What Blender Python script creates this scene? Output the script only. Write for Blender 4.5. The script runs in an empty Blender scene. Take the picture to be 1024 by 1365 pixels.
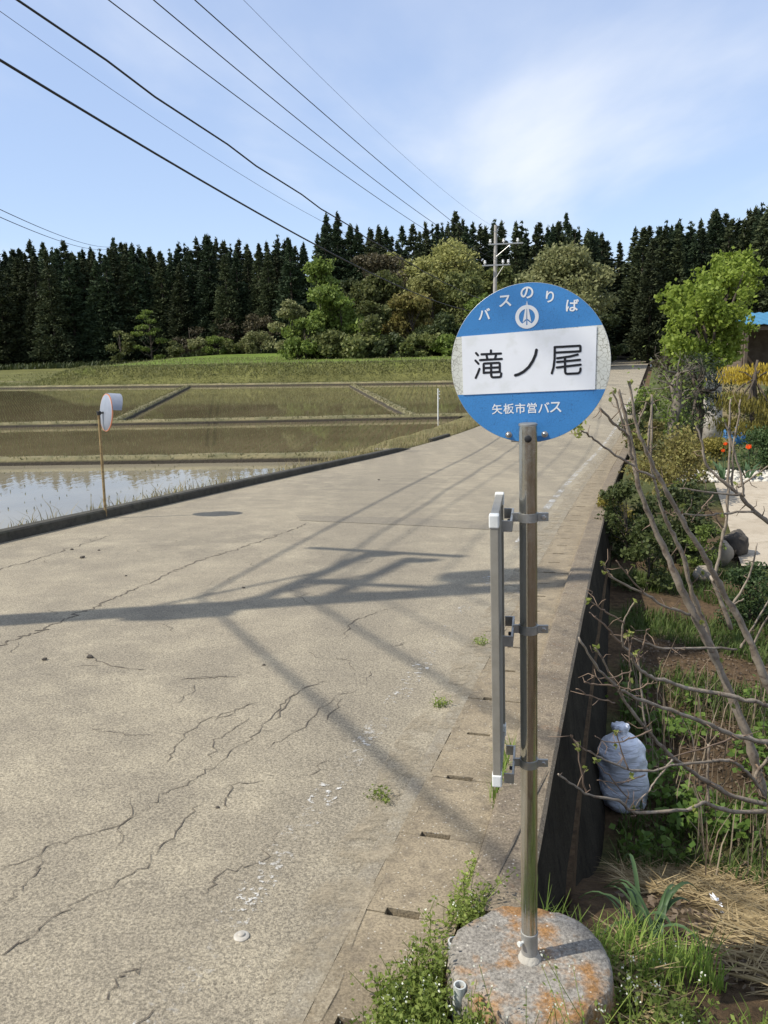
import bpy, math, random
import numpy as np
from mathutils import Vector, Matrix, noise as mnoise

rng = np.random.default_rng(7)
random.seed(7)
scene = bpy.context.scene
COL = scene.collection
R_ = math.radians

# ------------------------------------------------------------------ camera
FPX = 1100.0                      # focal length in pixels of a 1024 x 1365 frame
PITCH, ROLL = R_(11.8), R_(1.5)
CAM = np.array([0.0, 0.0, 1.65])
_f = np.array([0, math.cos(PITCH), -math.sin(PITCH)])
_r0 = np.array([1.0, 0, 0]); _u0 = np.cross(_r0, _f)
CR = _r0*math.cos(ROLL) - _u0*math.sin(ROLL)
CU = _u0*math.cos(ROLL) + _r0*math.sin(ROLL)
cam_d = bpy.data.cameras.new('camera')
cam_d.sensor_fit = 'HORIZONTAL'; cam_d.sensor_width = 36; cam_d.lens = 36*FPX/1024
cam_d.clip_start = 0.05; cam_d.clip_end = 3000
cam = bpy.data.objects.new('camera', cam_d); COL.objects.link(cam)
m = Matrix.Identity(4)
for i in range(3):
    m[i][0] = CR[i]; m[i][1] = CU[i]; m[i][2] = -_f[i]; m[i][3] = CAM[i]
cam.matrix_world = m
scene.camera = cam

# ------------------------------------------------------------------ light
SUN_EL = R_(49)
SUN_AZ = R_(180 + 76)            # clockwise from +Y: from the left, a little behind the camera
SUNV = Vector((math.sin(SUN_AZ)*math.cos(SUN_EL), math.cos(SUN_AZ)*math.cos(SUN_EL), math.sin(SUN_EL)))
sd = bpy.data.lights.new('sun', 'SUN'); sd.energy = 4.2; sd.angle = R_(0.53); sd.color = (1, .95, .86)
sun = bpy.data.objects.new('sun', sd); COL.objects.link(sun)
sun.rotation_euler = SUNV.to_track_quat('Z', 'Y').to_euler(); sun.location = SUNV*60

world = bpy.data.worlds.new('World'); scene.world = world; world.use_nodes = True
wn = world.node_tree; wn.nodes.clear(); wl = wn.links
def wnode(t, **k):
    n = wn.nodes.new(t)
    for a, b in k.items(): setattr(n, a, b)
    return n
w_out = wnode('ShaderNodeOutputWorld'); w_bg = wnode('ShaderNodeBackground'); w_bg.inputs[1].default_value = 0.125
sky = wnode('ShaderNodeTexSky', sky_type='NISHITA', sun_disc=False, sun_elevation=SUN_EL, sun_rotation=SUN_AZ,
            air_density=1.0, dust_density=0.0, ozone_density=3.0, altitude=250)
w_tc = wnode('ShaderNodeTexCoord')
w_sep = wnode('ShaderNodeSeparateXYZ'); wl.new(w_tc.outputs['Generated'], w_sep.inputs[0])
w_add = wnode('ShaderNodeMath', operation='ADD'); w_add.inputs[1].default_value = .16; wl.new(w_sep.outputs[2], w_add.inputs[0])
w_mx = wnode('ShaderNodeMath', operation='MAXIMUM'); w_mx.inputs[1].default_value = .05; wl.new(w_add.outputs[0], w_mx.inputs[0])
w_dv = wnode('ShaderNodeVectorMath', operation='DIVIDE'); wl.new(w_tc.outputs['Generated'], w_dv.inputs[0]); 
w_cmb = wnode('ShaderNodeCombineXYZ')
for i in range(3): wl.new(w_mx.outputs[0], w_cmb.inputs[i])
wl.new(w_cmb.outputs[0], w_dv.inputs[1])
w_map = wnode('ShaderNodeMapping'); w_map.inputs['Location'].default_value = (2.75, 1.72, 0); w_map.inputs['Scale'].default_value = (.75, .42, 0)
wl.new(w_dv.outputs[0], w_map.inputs[0])
w_n = wnode('ShaderNodeTexNoise'); w_n.inputs['Scale'].default_value = 1.15; w_n.inputs['Detail'].default_value = 7
w_n.inputs['Roughness'].default_value = .5; w_n.inputs['Distortion'].default_value = .25
wl.new(w_map.outputs[0], w_n.inputs['Vector'])
w_cr = wnode('ShaderNodeValToRGB'); w_cr.color_ramp.elements[0].position = .40; w_cr.color_ramp.elements[1].position = .72
w_cr.color_ramp.interpolation = 'EASE'
wl.new(w_n.outputs[0], w_cr.inputs[0])
w_mul = wnode('ShaderNodeMath', operation='MULTIPLY'); w_mul.inputs[1].default_value = .85; wl.new(w_cr.outputs[0], w_mul.inputs[0])
w_veil = wnode('ShaderNodeMixRGB'); w_veil.inputs[0].default_value = .55; wl.new(sky.outputs[0], w_veil.inputs[1])   # thin high haze
w_veil.inputs[2].default_value = (3.55, 4.35, 6.2, 1)
w_mix = wnode('ShaderNodeMixRGB'); wl.new(w_mul.outputs[0], w_mix.inputs[0]); wl.new(w_veil.outputs[0], w_mix.inputs[1])
w_mix.inputs[2].default_value = (6.0, 6.25, 6.7, 1)
wl.new(w_mix.outputs[0], w_bg.inputs[0]); wl.new(w_bg.outputs[0], w_out.inputs[0])

vs = scene.view_settings
vs.view_transform = 'Standard'; vs.look = 'None'; vs.gamma = 1; vs.exposure = 0.4; vs.use_curve_mapping = False
scene.cycles.max_bounces = 8; scene.cycles.transparent_max_bounces = 12
scene.cycles.sample_clamp_indirect = 4

# ------------------------------------------------------------------ placing helpers
def ray(x, y): return _f + CR*(x-512)/FPX - CU*(y-682.5)/FPX
def at(x, y, dep): return CAM + ray(x, y)*dep
def onz(x, y, z):
    d = ray(x, y); return CAM + d*(z-CAM[2])/d[2]
def aty(x, y, Y):
    d = ray(x, y); return CAM + d*Y/d[1]
def sst(a, b, x):
    u = min(1, max(0, (x-a)/(b-a))); return u*u*(3-2*u)
HD = np.array([math.sin(R_(15.84)), math.cos(R_(15.84)), 0]); PP = np.array([HD[1], -HD[0], 0])
def zr(s):
    if s <= 20: return .0416 - .0719*s
    u = min(s, 44) - 20
    z = .0416 - .0719*20 - .0719*u + .0679*u*u/48
    if s > 44: z -= .004*(s-44)
    if s > 130: z += .034*(s-130)*sst(130, 160, s)
    return z
def dr(s): return (.001*s*s if s < 22 else .484 + .044*(s-22)) if s > 0 else 0.0
def RP(s, t, h=0.0):
    p = s*HD + (t+dr(s))*PP
    return np.array([p[0], p[1], zr(s)+h])
def st_of(x, y):
    s = x*HD[0] + y*HD[1]; return s, x*PP[0] + y*PP[1] - dr(s)
_pn = np.cross(PP, np.array([HD[0], HD[1], -.0719])); _pn = _pn/np.linalg.norm(_pn); _p0 = RP(2, 0)
def onroad(x, y):
    d = ray(x, y); P = CAM + d*((_p0-CAM) @ _pn)/(d @ _pn)
    for _ in range(6):
        s, t = st_of(P[0], P[1]); z = zr(s); P = CAM + d*(z-CAM[2])/d[2] if abs(d[2]) > 1e-4 else P
    return P
def nz(x, y, z=0.0): return mnoise.noise(Vector((x, y, z)))

# ------------------------------------------------------------------ materials
def material(name):
    mt = bpy.data.materials.new(name); mt.use_nodes = True
    nt = mt.node_tree; return mt, nt, nt.nodes['Principled BSDF']
def N(nt, t, **k):
    n = nt.nodes.new(t)
    for a, b in k.items(): setattr(n, a, b)
    return n
def L(nt, a, b): nt.links.new(a, b)
def rgba(c): return (c[0], c[1], c[2], 1)
def noise_node(nt, scale, detail=4, rough=.55, coord=None):
    n = N(nt, 'ShaderNodeTexNoise'); n.inputs['Scale'].default_value = scale; n.inputs['Detail'].default_value = detail
    n.inputs['Roughness'].default_value = rough
    if coord is not None: L(nt, coord, n.inputs['Vector'])
    return n
def ramp(nt, fac, p0, p1, c0=(0,0,0), c1=(1,1,1)):
    r = N(nt, 'ShaderNodeValToRGB'); r.color_ramp.elements[0].position = p0; r.color_ramp.elements[1].position = p1
    r.color_ramp.elements[0].color = rgba(c0); r.color_ramp.elements[1].color = rgba(c1); L(nt, fac, r.inputs[0]); return r
def mixc(nt, fac, a, b, blend='MIX'):
    m_ = N(nt, 'ShaderNodeMixRGB', blend_type=blend)
    if isinstance(fac, (int, float)): m_.inputs[0].default_value = fac
    else: L(nt, fac, m_.inputs[0])
    for i, v in ((1, a), (2, b)):
        if isinstance(v, (tuple, list)): m_.inputs[i].default_value = rgba(v)
        else: L(nt, v, m_.inputs[i])
    return m_.outputs[0]
def bump(nt, bsdf, h, strength, dist=.01):
    b = N(nt, 'ShaderNodeBump'); b.inputs['Strength'].default_value = strength; b.inputs['Distance'].default_value = dist
    L(nt, h, b.inputs['Height']); L(nt, b.outputs[0], bsdf.inputs['Normal']); return b
def plain(name, c1, c2=None, scale=8, rough=.8, metal=0, bs=0, bscale=60, c3=None, s3=40, spec=.4, bd=.01):
    mt, nt, p = material(name)
    tc = N(nt, 'ShaderNodeTexCoord').outputs['Object']
    p.inputs['Roughness'].default_value = rough; p.inputs['Metallic'].default_value = metal
    p.inputs['Specular IOR Level'].default_value = spec
    if c2 is None: p.inputs['Base Color'].default_value = rgba(c1)
    else:
        n = noise_node(nt, scale, 6, .6, tc); r = ramp(nt, n.outputs[0], .35, .66, c1, c2); o = r.outputs[0]
        if c3 is not None:
            n3 = noise_node(nt, s3, 3, .6, tc); r3 = ramp(nt, n3.outputs[0], .52, .68); o = mixc(nt, r3.outputs[0], o, c3)
        L(nt, o, p.inputs['Base Color'])
    if bs:
        nb = noise_node(nt, bscale, 4, .65, tc); bump(nt, p, nb.outputs[0], bs, bd)
    return mt
def leafmat(name, c1, c2, trans=.35, rough=.6, objvar=.25):
    mt, nt, p = material(name)
    g = N(nt, 'ShaderNodeNewGeometry'); oi = N(nt, 'ShaderNodeObjectInfo')
    c = ramp(nt, g.outputs['Random Per Island'], .0, 1.0, c1, c2).outputs[0]
    hv = N(nt, 'ShaderNodeHueSaturation'); L(nt, c, hv.inputs['Color'])
    mr = N(nt, 'ShaderNodeMapRange'); mr.inputs[3].default_value = 1-objvar; mr.inputs[4].default_value = 1+objvar
    L(nt, oi.outputs['Random'], mr.inputs[0]); L(nt, mr.outputs[0], hv.inputs['Value'])
    L(nt, hv.outputs[0], p.inputs['Base Color']); p.inputs['Roughness'].default_value = rough; p.inputs['Specular IOR Level'].default_value = .25
    tr = N(nt, 'ShaderNodeBsdfTranslucent'); L(nt, hv.outputs[0], tr.inputs[0])
    mx = N(nt, 'ShaderNodeMixShader'); mx.inputs[0].default_value = trans
    out = nt.nodes['Material Output']; L(nt, p.outputs[0], mx.inputs[1]); L(nt, tr.outputs[0], mx.inputs[2]); L(nt, mx.outputs[0], out.inputs[0])
    return mt

# ------------------------------------------------------------------ mesh helpers
class MB:
    def __init__(s): s.v = []; s.f = []; s.n = 0
    def add(s, V, F):
        V = np.asarray(V, float).reshape(-1, 3); s.v.append(V)
        s.f.extend([tuple(int(i)+s.n for i in f) for f in F]); s.n += len(V); return s
    def verts(s): return np.concatenate(s.v) if s.v else np.zeros((0, 3))
def box_vf(c, ax, ay, az):
    c = np.array(c, float); ax, ay, az = (np.array(a, float) for a in (ax, ay, az))
    V = [c+i*ax+j*ay+k*az for k in (-1, 1) for j in (-1, 1) for i in (-1, 1)]
    return V, [(0,2,3,1),(4,5,7,6),(0,1,5,4),(2,6,7,3),(0,4,6,2),(1,3,7,5)]
def tube_vf(pts, rad, n=8, caps=True):
    pts = np.array(pts, float); k = len(pts)
    rad = np.full(k, rad, float) if np.isscalar(rad) else np.array(rad, float)
    T = np.gradient(pts, axis=0); T /= np.linalg.norm(T, axis=1)[:, None]+1e-12
    ref = np.array([0, 0, 1.0]) if abs(T[0][2]) < .9 else np.array([1.0, 0, 0])
    u = np.cross(T[0], ref); u /= np.linalg.norm(u); V = []; F = []
    for i in range(k):
        u = u - T[i]*(u @ T[i]); u /= np.linalg.norm(u)+1e-12; w = np.cross(T[i], u)
        for j in range(n):
            a = 2*math.pi*j/n; V.append(pts[i]+rad[i]*(math.cos(a)*u+math.sin(a)*w))
    for i in range(k-1):
        for j in range(n):
            F.append((i*n+j, i*n+(j+1) % n, (i+1)*n+(j+1) % n, (i+1)*n+j))
    if caps: F.append(tuple(range(n))[::-1]); F.append(tuple((k-1)*n+j for j in range(n)))
    return V, F
def lathe_vf(c, axis, prof, n=24):
    """prof: list of (distance along axis, radius)"""
    c = np.array(c, float); a = np.array(axis, float); a /= np.linalg.norm(a)
    ref = np.array([0, 0, 1.0]) if abs(a[2]) < .9 else np.array([1.0, 0, 0])
    u = np.cross(a, ref); u /= np.linalg.norm(u); w = np.cross(a, u); V = []; F = []
    for d, r in prof:
        for j in range(n):
            t = 2*math.pi*j/n; V.append(c+a*d+max(r, 1e-5)*(math.cos(t)*u+math.sin(t)*w))
    for i in range(len(prof)-1):
        for j in range(n):
            F.append((i*n+j, i*n+(j+1) % n, (i+1)*n+(j+1) % n, (i+1)*n+j))
    F.append(tuple(range(n))[::-1]); F.append(tuple((len(prof)-1)*n+j for j in range(n)))
    return V, F
def mesh_from(name, V, F, mat=None, smooth=False):
    me = bpy.data.meshes.new(name)
    V = np.asarray(V, np.float32).reshape(-1, 3)
    if isinstance(F, np.ndarray):
        nf, k = F.shape
        me.vertices.add(len(V)); me.vertices.foreach_set('co', V.ravel())
        me.loops.add(nf*k); me.loops.foreach_set('vertex_index', F.astype(np.int32).ravel())
        me.polygons.add(nf); me.polygons.foreach_set('loop_start', np.arange(0, nf*k, k, dtype=np.int32))
        me.update(calc_edges=True)
    else:
        me.from_pydata(V.tolist(), [], [tuple(f) for f in F]); me.update()
    if mat: me.materials.append(mat)
    if smooth:
        me.polygons.foreach_set('use_smooth', np.ones(len(me.polygons), bool))
    return me
LOC = {}
def ploc(o):
    return LOC.get(o.name, np.zeros(3)) if o else np.zeros(3)
def obj(name, VF, mat, parent=None, smooth=False, bevel=0, autosmooth=False):
    """one mesh object; vertices in world coordinates, stored relative to the parent's place"""
    if isinstance(VF, MB): V, F = VF.verts(), VF.f
    else: V, F = VF
    loc = ploc(parent)
    o = bpy.data.objects.new(name, mesh_from(name, np.asarray(V, float).reshape(-1, 3)-loc, F, mat, smooth))
    COL.objects.link(o)
    if parent: o.parent = parent; LOC[o.name] = loc
    if bevel:
        b = o.modifiers.new('bevel', 'BEVEL'); b.width = bevel; b.segments = 2; b.limit_method = 'ANGLE'
    if autosmooth:
        o.data.polygons.foreach_set('use_smooth', np.ones(len(o.data.polygons), bool))
        try: o.data.set_sharp_from_angle(angle=R_(35))
        except Exception: pass
    return o
def tag(o, label=None, cat=None, group=None, kind=None):
    if label: o['label'] = label
    if cat: o['category'] = cat
    if group: o['group'] = group
    if kind: o['kind'] = kind
    return o
def thing(name, label, cat, loc=(0, 0, 0), group=None):
    o = bpy.data.objects.new(name, None); COL.objects.link(o); o.location = tuple(loc); o.empty_display_size = .1
    LOC[o.name] = np.array(loc, float); tag(o, label, cat, group); return o
def copy_thing(root, loc, scale=(1, 1, 1), rotz=0, label=None, group=None):
    r = root.copy(); COL.objects.link(r); r.location = tuple(loc); r.scale = scale; r.rotation_euler = (0, 0, rotz)
    if label: r['label'] = label
    if group: r['group'] = group
    for ch in root.children:
        c = ch.copy(); COL.objects.link(c); c.parent = r
        for g in ch.children:
            d = g.copy(); COL.objects.link(d); d.parent = c
    return r
def quads_at(C, U, W):
    """C,U,W (n,3): a diamond-ish leaf for every row"""
    n = len(C); V = np.empty((n, 4, 3)); V[:, 0] = C-U; V[:, 1] = C+W-.15*U; V[:, 2] = C+U; V[:, 3] = C-W-.15*U
    return V.reshape(-1, 3), np.arange(n*4).reshape(n, 4)
def runit(n):
    a = rng.normal(size=(n, 3)); return a/np.linalg.norm(a, axis=1)[:, None]
def perp_of(A):
    B = np.cross(A, runit(len(A))); return B/(np.linalg.norm(B, axis=1)[:, None]+1e-9)
def blades(base, h, w, lean=.35, droop=.3, seg=2):
    """grass blades as tapered bent strips; base (n,3), h,w scalars or arrays"""
    n = len(base); h = np.broadcast_to(h, n)[:, None]; w = np.broadcast_to(w, n)[:, None]
    a = rng.uniform(0, 2*math.pi, n); d = np.stack([np.cos(a), np.sin(a), np.zeros(n)], 1); side = np.stack([-np.sin(a), np.cos(a), np.zeros(n)], 1)
    ln = rng.uniform(.1, 1, n)[:, None]*lean
    p1 = base+d*h*ln*.4+np.array([0, 0, 1])*h*.55; p2 = base+d*h*(ln*1.0+droop*rng.uniform(0, 1, n)[:, None])+np.array([0, 0, 1])*h*rng.uniform(.75, 1, n)[:, None]
    V = np.stack([base-side*w, base+side*w, p1+side*w*.8, p1-side*w*.8, p2], 1)
    F = np.concatenate([np.array([[0, 1, 2, 3]])+5*np.arange(n)[:, None]]); F2 = np.array([[3, 2, 4, 4]])+5*np.arange(n)[:, None]
    V = V.reshape(-1, 3)
    # close the tip as a thin quad (two tip vertices)
    V2 = np.concatenate([V, p2+side*w*.12]); F2[:, 3] = 5*n+np.arange(n); F2 = F2[:, [0, 1, 3, 2]]
    return V2, np.concatenate([F, F2])

# ------------------------------------------------------------------ surface materials
def asphalt_mat(name, base, dark, light, stain=.5):
    mt, nt, p = material(name)
    tc = N(nt, 'ShaderNodeTexCoord').outputs['Object']
    big = noise_node(nt, .35, 5, .6, tc); mid = noise_node(nt, 2.6, 6, .65, tc)
    c = ramp(nt, big.outputs[0], .3, .7, dark, base).outputs[0]
    c = mixc(nt, ramp(nt, mid.outputs[0], .42, .7).outputs[0], c, light)
    # long faint wheel tracks along the road direction
    mp = N(nt, 'ShaderNodeMapping'); mp.inputs['Rotation'].default_value = (0, 0, R_(16.4)); mp.inputs['Scale'].default_value = (1.3, .035, 1); L(nt, tc, mp.inputs[0])
    tr = noise_node(nt, 1.0, 3, .5, mp.outputs[0]); c = mixc(nt, ramp(nt, tr.outputs[0], .48, .62, (0,0,0), (stain,)*3).outputs[0], c, dark)
    # aggregate
    n1 = noise_node(nt, 95, 3, .7, tc); n2 = noise_node(nt, 260, 2, .6, tc); n3 = noise_node(nt, 34, 4, .7, tc)
    c = mixc(nt, .85, c, ramp(nt, n1.outputs[0], .36, .64, (.52,)*3, (1.4,)*3).outputs[0], 'MULTIPLY')
    c = mixc(nt, .5, c, ramp(nt, n2.outputs[0], .38, .62, (.55,)*3, (1.4,)*3).outputs[0], 'MULTIPLY')
    wc = N(nt, 'ShaderNodeMixRGB', blend_type='ADD'); wc.inputs[0].default_value = .012; L(nt, tc, wc.inputs[1]); L(nt, n1.outputs[1], wc.inputs[2])
    v2 = N(nt, 'ShaderNodeTexVoronoi'); v2.inputs['Scale'].default_value = 58; L(nt, wc.outputs[0], v2.inputs['Vector'])
    spk = ramp(nt, v2.outputs['Distance'], .16, .26, (1,1,1), (0,0,0)).outputs[0]
    s2 = N(nt, 'ShaderNodeSeparateColor'); L(nt, v2.outputs['Color'], s2.inputs[0])
    sel = mixc(nt, 1, ramp(nt, s2.outputs[1], .55, .62).outputs[0], ramp(nt, mid.outputs[0], .35, .6).outputs[0], 'MULTIPLY')
    spk = mixc(nt, 1, spk, sel, 'MULTIPLY')
    sm = mixc(nt, ramp(nt, s2.outputs[2], .62, .64).outputs[0], (.10,.082,.06), (.42,.37,.29))
    c = mixc(nt, mixc(nt, 1, spk, (.8,.8,.8), 'MULTIPLY'), c, sm)
    L(nt, c, p.inputs['Base Color']); p.inputs['Roughness'].default_value = .88; p.inputs['Specular IOR Level'].default_value = .3
    h = mixc(nt, .5, n1.outputs[0], n3.outputs[0])
    bump(nt, p, h, .8, .012)
    return mt
M_asph = asphalt_mat('asphalt', (.30,.255,.18), (.215,.185,.135), (.35,.30,.21))
M_patch = asphalt_mat('asphalt_patch', (.25,.215,.155), (.19,.165,.125), (.28,.24,.17))
def concrete_mat(name, c1, c2, c3, moss=None, scale=3, speck=.8, mossp=(.55,.75)):
    mt, nt, p = material(name)
    tc = N(nt, 'ShaderNodeTexCoord').outputs['Object']
    c = ramp(nt, noise_node(nt, scale, 7, .62, tc).outputs[0], .33, .68, c1, c2).outputs[0]
    c = mixc(nt, ramp(nt, noise_node(nt, scale*5, 5, .6, tc).outputs[0], .5, .72).outputs[0], c, c3)
    if moss: c = mixc(nt, ramp(nt, noise_node(nt, scale*1.7, 8, .7, tc).outputs[0], *mossp).outputs[0], c, moss)
    v = N(nt, 'ShaderNodeTexVoronoi'); v.inputs['Scale'].default_value = 130; L(nt, tc, v.inputs['Vector'])
    s = N(nt, 'ShaderNodeSeparateColor'); L(nt, v.outputs['Color'], s.inputs[0])
    c = mixc(nt, speck, c, ramp(nt, noise_node(nt, 120, 3, .7, tc).outputs[0], .36, .64, (.6,)*3, (1.36,)*3).outputs[0], 'MULTIPLY')
    w = ramp(nt, s.outputs[1], .965, .975).outputs[0]
    c = mixc(nt, mixc(nt, 1, w, ramp(nt, v.outputs['Distance'], .25, .5, (1,1,1), (0,0,0)).outputs[0], 'MULTIPLY'), c, (.46,.42,.35) if c1[0] > .1 else c1)
    L(nt, c, p.inputs['Base Color']); p.inputs['Roughness'].default_value = .92; p.inputs['Specular IOR Level'].default_value = .25
    bump(nt, p, mixc(nt, .5, noise_node(nt, 110, 3, .6, tc).outputs[0], noise_node(nt, 30, 6, .7, tc).outputs[0]), .6, .008)
    return mt
M_slab = concrete_mat('slab_concrete', (.20,.16,.105), (.29,.235,.155), (.16,.13,.09))
M_edge = concrete_mat('edge_concrete', (.27,.235,.17), (.21,.18,.135), (.30,.26,.19))
M_wall = concrete_mat('wall_concrete', (.15,.12,.085), (.23,.185,.125), (.12,.095,.07), (.22,.12,.055), 4, 1.0, (.6,.8))
M_wallface = concrete_mat('wall_face_stain_shade', (.024,.021,.016), (.046,.040,.030), (.018,.016,.013), (.09,.08,.062), 2.5, .8, (.62,.85))  # dirt stains and the shade on the garden-side face, both put into the colour
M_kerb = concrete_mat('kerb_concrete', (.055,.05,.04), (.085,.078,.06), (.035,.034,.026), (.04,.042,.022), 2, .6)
M_base = concrete_mat('base_concrete', (.20,.18,.15), (.30,.275,.235), (.15,.135,.11), (.26,.14,.055), 3.6, 1.0, (.47,.6))

def ground_mat():
    mt, nt, p = material('ground_cover')
    tc = N(nt, 'ShaderNodeTexCoord').outputs['Object']
    at_ = N(nt, 'ShaderNodeAttribute', attribute_name='cover')
    f = ramp(nt, noise_node(nt, .8, 8, .7, tc).outputs[0], .3, .7, (.62,.62,.6), (1.35,1.3,1.2)).outputs[0]
    c = mixc(nt, 1, at_.outputs['Color'], f, 'MULTIPLY')
    f2 = ramp(nt, noise_node(nt, 14, 6, .75, tc).outputs[0], .3, .7, (.5,.5,.5), (1.5,1.45,1.35)).outputs[0]
    c = mixc(nt, 1, c, f2, 'MULTIPLY'); L(nt, c, p.inputs['Base Color'])
    p.inputs['Roughness'].default_value = .95; p.inputs['Specular IOR Level'].default_value = .15
    bump(nt, p, noise_node(nt, 9, 8, .75, tc).outputs[0], .9, .08)
    return mt
M_ground = ground_mat()

# ------------------------------------------------------------------ the ground, one sheet
ZW = -2.45
def _ln(a, b, z):
    A = onz(*a, z); B = onz(*b, z); k = (B[1]-A[1])/(B[0]-A[0]); return lambda x: A[1]+k*(x-A[0])
bank_line = _ln((0, 517), (600, 510), -2.35)
dike_y1 = _ln((0, 612), (400, 606), -2.25)
dike_y2 = _ln((0, 566), (600, 554), -2.3)
def left_level(x, y):
    dy = y - bank_line(x); top = sst(0, 4.2, dy)
    mound = sst(-40, -32, x)
    z = ZW-.3 + .4*sst(-.6, .4, dy)
    z += top*(1.85*mound + .12*(1-mound))
    z += .35*sst(10, 80, dy) + 3.0*sst(100, 230, dy)
    return z, dy, mound
def garden_z(x, y):
    yy = y + .35*(x-.4)
    z = -1.2 + 1.06*sst(4.7, 1.85, yy)
    return z
def ground_z(s, t):
    p = s*HD + (t+dr(s))*PP; x, y = p[0], p[1]
    if -7.0 < t < -.12 and not (t > -.435 and s < 2.3): return zr(s)-.35
    if t <= -7.0:
        d = -7.0-t
        verge = zr(s)-.02-max(0, d-.35-1.5*sst(17, 30, s))*.7
        lv, dy, mo = left_level(x, y)
        if dy < -.6: z = max(verge, ZW-.3) if y < 300 else lv
        else: z = zr(s)-.05 + (lv-zr(s)+.05)*sst(1.0, 9, d)
        return z + .05*nz(x*.9, y*.9)*sst(0, 1, d)
    g = garden_z(x, y) if t > -.12 else zr(s)-.04
    if s < 2.4 and -.12 < t < .3: g = g+(zr(s)-.04-g)*(1-sst(-.1, .3, t))*(1-sst(2.1, 2.4, s))
    g += (-1.2)*sst(45, 95, y)
    if s > 13: g = g + ((zr(s)+.02) - g)*(1-sst(.4, 4.5, t))*sst(13, 19, s)
    g += .035*nz(x*1.7, y*1.7)+.02*nz(x*5, y*5)
    return g + ((zr(s)-g)*(1-sst(3, 12, t)) if s > 130 else 0) + 2.0*sst(140, 260, y)*sst(4, 20, t)
S_ = list(np.arange(-30, -2, 4.0))+list(np.arange(-2, 12, .16))+list(np.arange(12, 40, .6))+list(np.arange(40, 130, 1.6))+list(np.arange(130, 1500, 30.0))
T_ = [-900,-600,-400,-300]+list(np.arange(-240, -70, 8.0))+list(np.arange(-70, -24, 2.0))+list(np.arange(-24, -10, .8))+list(np.arange(-10, -7.01, .2))+[-7.0, -6.99, -.44, -.43, -.3, -.2, -.125, -.115]+list(np.arange(-.05, 3.2, .11))+list(np.arange(3.2, 14, .5))+list(np.arange(14, 60, 2.5))+list(np.arange(60, 240, 15.0))+[300, 500, 900]
COVER = {'soil': (.115,.08,.05), 'dry': (.20,.165,.09), 'bank': (.135,.14,.05), 'field': (.13,.19,.035), 'forest': (.03,.032,.018), 'mud': (.10,.08,.05), 'verge': (.17,.155,.075), 'lawn': (.085,.10,.04)}
def cover(s, t, x, y):
    c = lambda k: np.array(COVER[k])
    if t <= -7:
        lv, dy, mo = left_level(x, y); d = -7-t
        if dy < -.8: return c('verge') if (d < 3 or y > 33) else c('mud')*.9+.1*c('verge')
        k = sst(3.2, 5.2, dy+.7*nz(x*.3, y*.3)); out = c('bank')*(1-k)+(c('field')*mo+c('bank')*(1-mo))*k
        if dy > 72: out = c('forest')
        return out*(.85+.5*nz(x*.15, y*.4))
    if t < -.12: return c('soil')
    if s < 14:
        n = nz(x*1.1, y*1.1, 3.0); k = sst(-.1, .35, n)*sst(2.4, 4, y); o = c('soil')*(1-k)+c('lawn')*k
        return o
    k = sst(-.2, .3, nz(x*.3, y*.3, 9)); o = c('lawn')*k+c('dry')*(1-k)
    return c('forest') if y > 105 else (c('lawn') if t < 2.5 else o)
V = []; CV = []
for s in S_:
    for t in T_:
        p = s*HD + (t+dr(s))*PP
        V.append((p[0], p[1], ground_z(s, t))); CV.append(tuple(cover(s, t, p[0], p[1]))+(1,))
nT = len(T_)
I = np.arange((len(S_)-1)*(nT-1)); a = (I//(nT-1))*nT + I % (nT-1)
F = np.stack([a, a+1, a+nT+1, a+nT], 1)
ground = obj('ground', (V, F[:, ::-1].copy()), M_ground, smooth=True); tag(ground, kind='structure')
ca = ground.data.color_attributes.new('cover', 'FLOAT_COLOR', 'POINT'); ca.data.foreach_set('color', np.array(CV, np.float32).ravel())
def gz(x, y):
    s, t = st_of(x, y); return ground_z(s, t)

# ------------------------------------------------------------------ road
def strip(svals, tvals, h=0.0, zf=None):
    V = [RP(s, t, h if zf is None else zf(s, t)) for s in svals for t in tvals]; n = len(tvals)
    F = [(i*n+j, i*n+j+1, (i+1)*n+j+1, (i+1)*n+j) for i in range(len(svals)-1) for j in range(n-1)]
    return V, F
s_road = list(np.arange(-3, 40, .5))+list(np.arange(40, 240, 2.0))
road = obj('road', strip(s_road, list(np.linspace(-6.9, -.80, 10))), M_asph, smooth=True); tag(road, kind='structure')

M_crack = plain('crack_dirt', (.075,.06,.045), (.15,.125,.09), 25, .95)
def px_path(pts, sub=7, jit=.012):
    P = np.array([onroad(*p) for p in pts]); out = []
    for i in range(len(P)-1):
        for k in range(sub): out.append(P[i]+(P[i+1]-P[i])*k/sub)
    out.append(P[-1]); out = np.array(out); out[:, :2] += rng.normal(0, jit, (len(out), 2)); return out
def ribbon(P, w, h):
    P = np.array(P); T = np.gradient(P, axis=0); Sd = np.stack([T[:, 1], -T[:, 0], 0*T[:, 0]], 1); Sd /= np.linalg.norm(Sd, axis=1)[:, None]+1e-9
    ww = (w*rng.uniform(.25, 1.2, len(P)))[:, None]; ww[0] = ww[-1] = .0004
    A = P+Sd*ww; B = P-Sd*ww
    for q in (A, B):
        for r in q:
            s, t = st_of(r[0], r[1]); r[2] = zr(s)+h
    n = len(P); return np.concatenate([A, B]), [(i, i+1, n+i+1, n+i) for i in range(n-1)]
def z7(pts): return [(x/1.6, 900+y/1.6) for x, y in pts]
def z6(pts): return [(x*.6055, 640+y*.6055) for x, y in pts]
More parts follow.
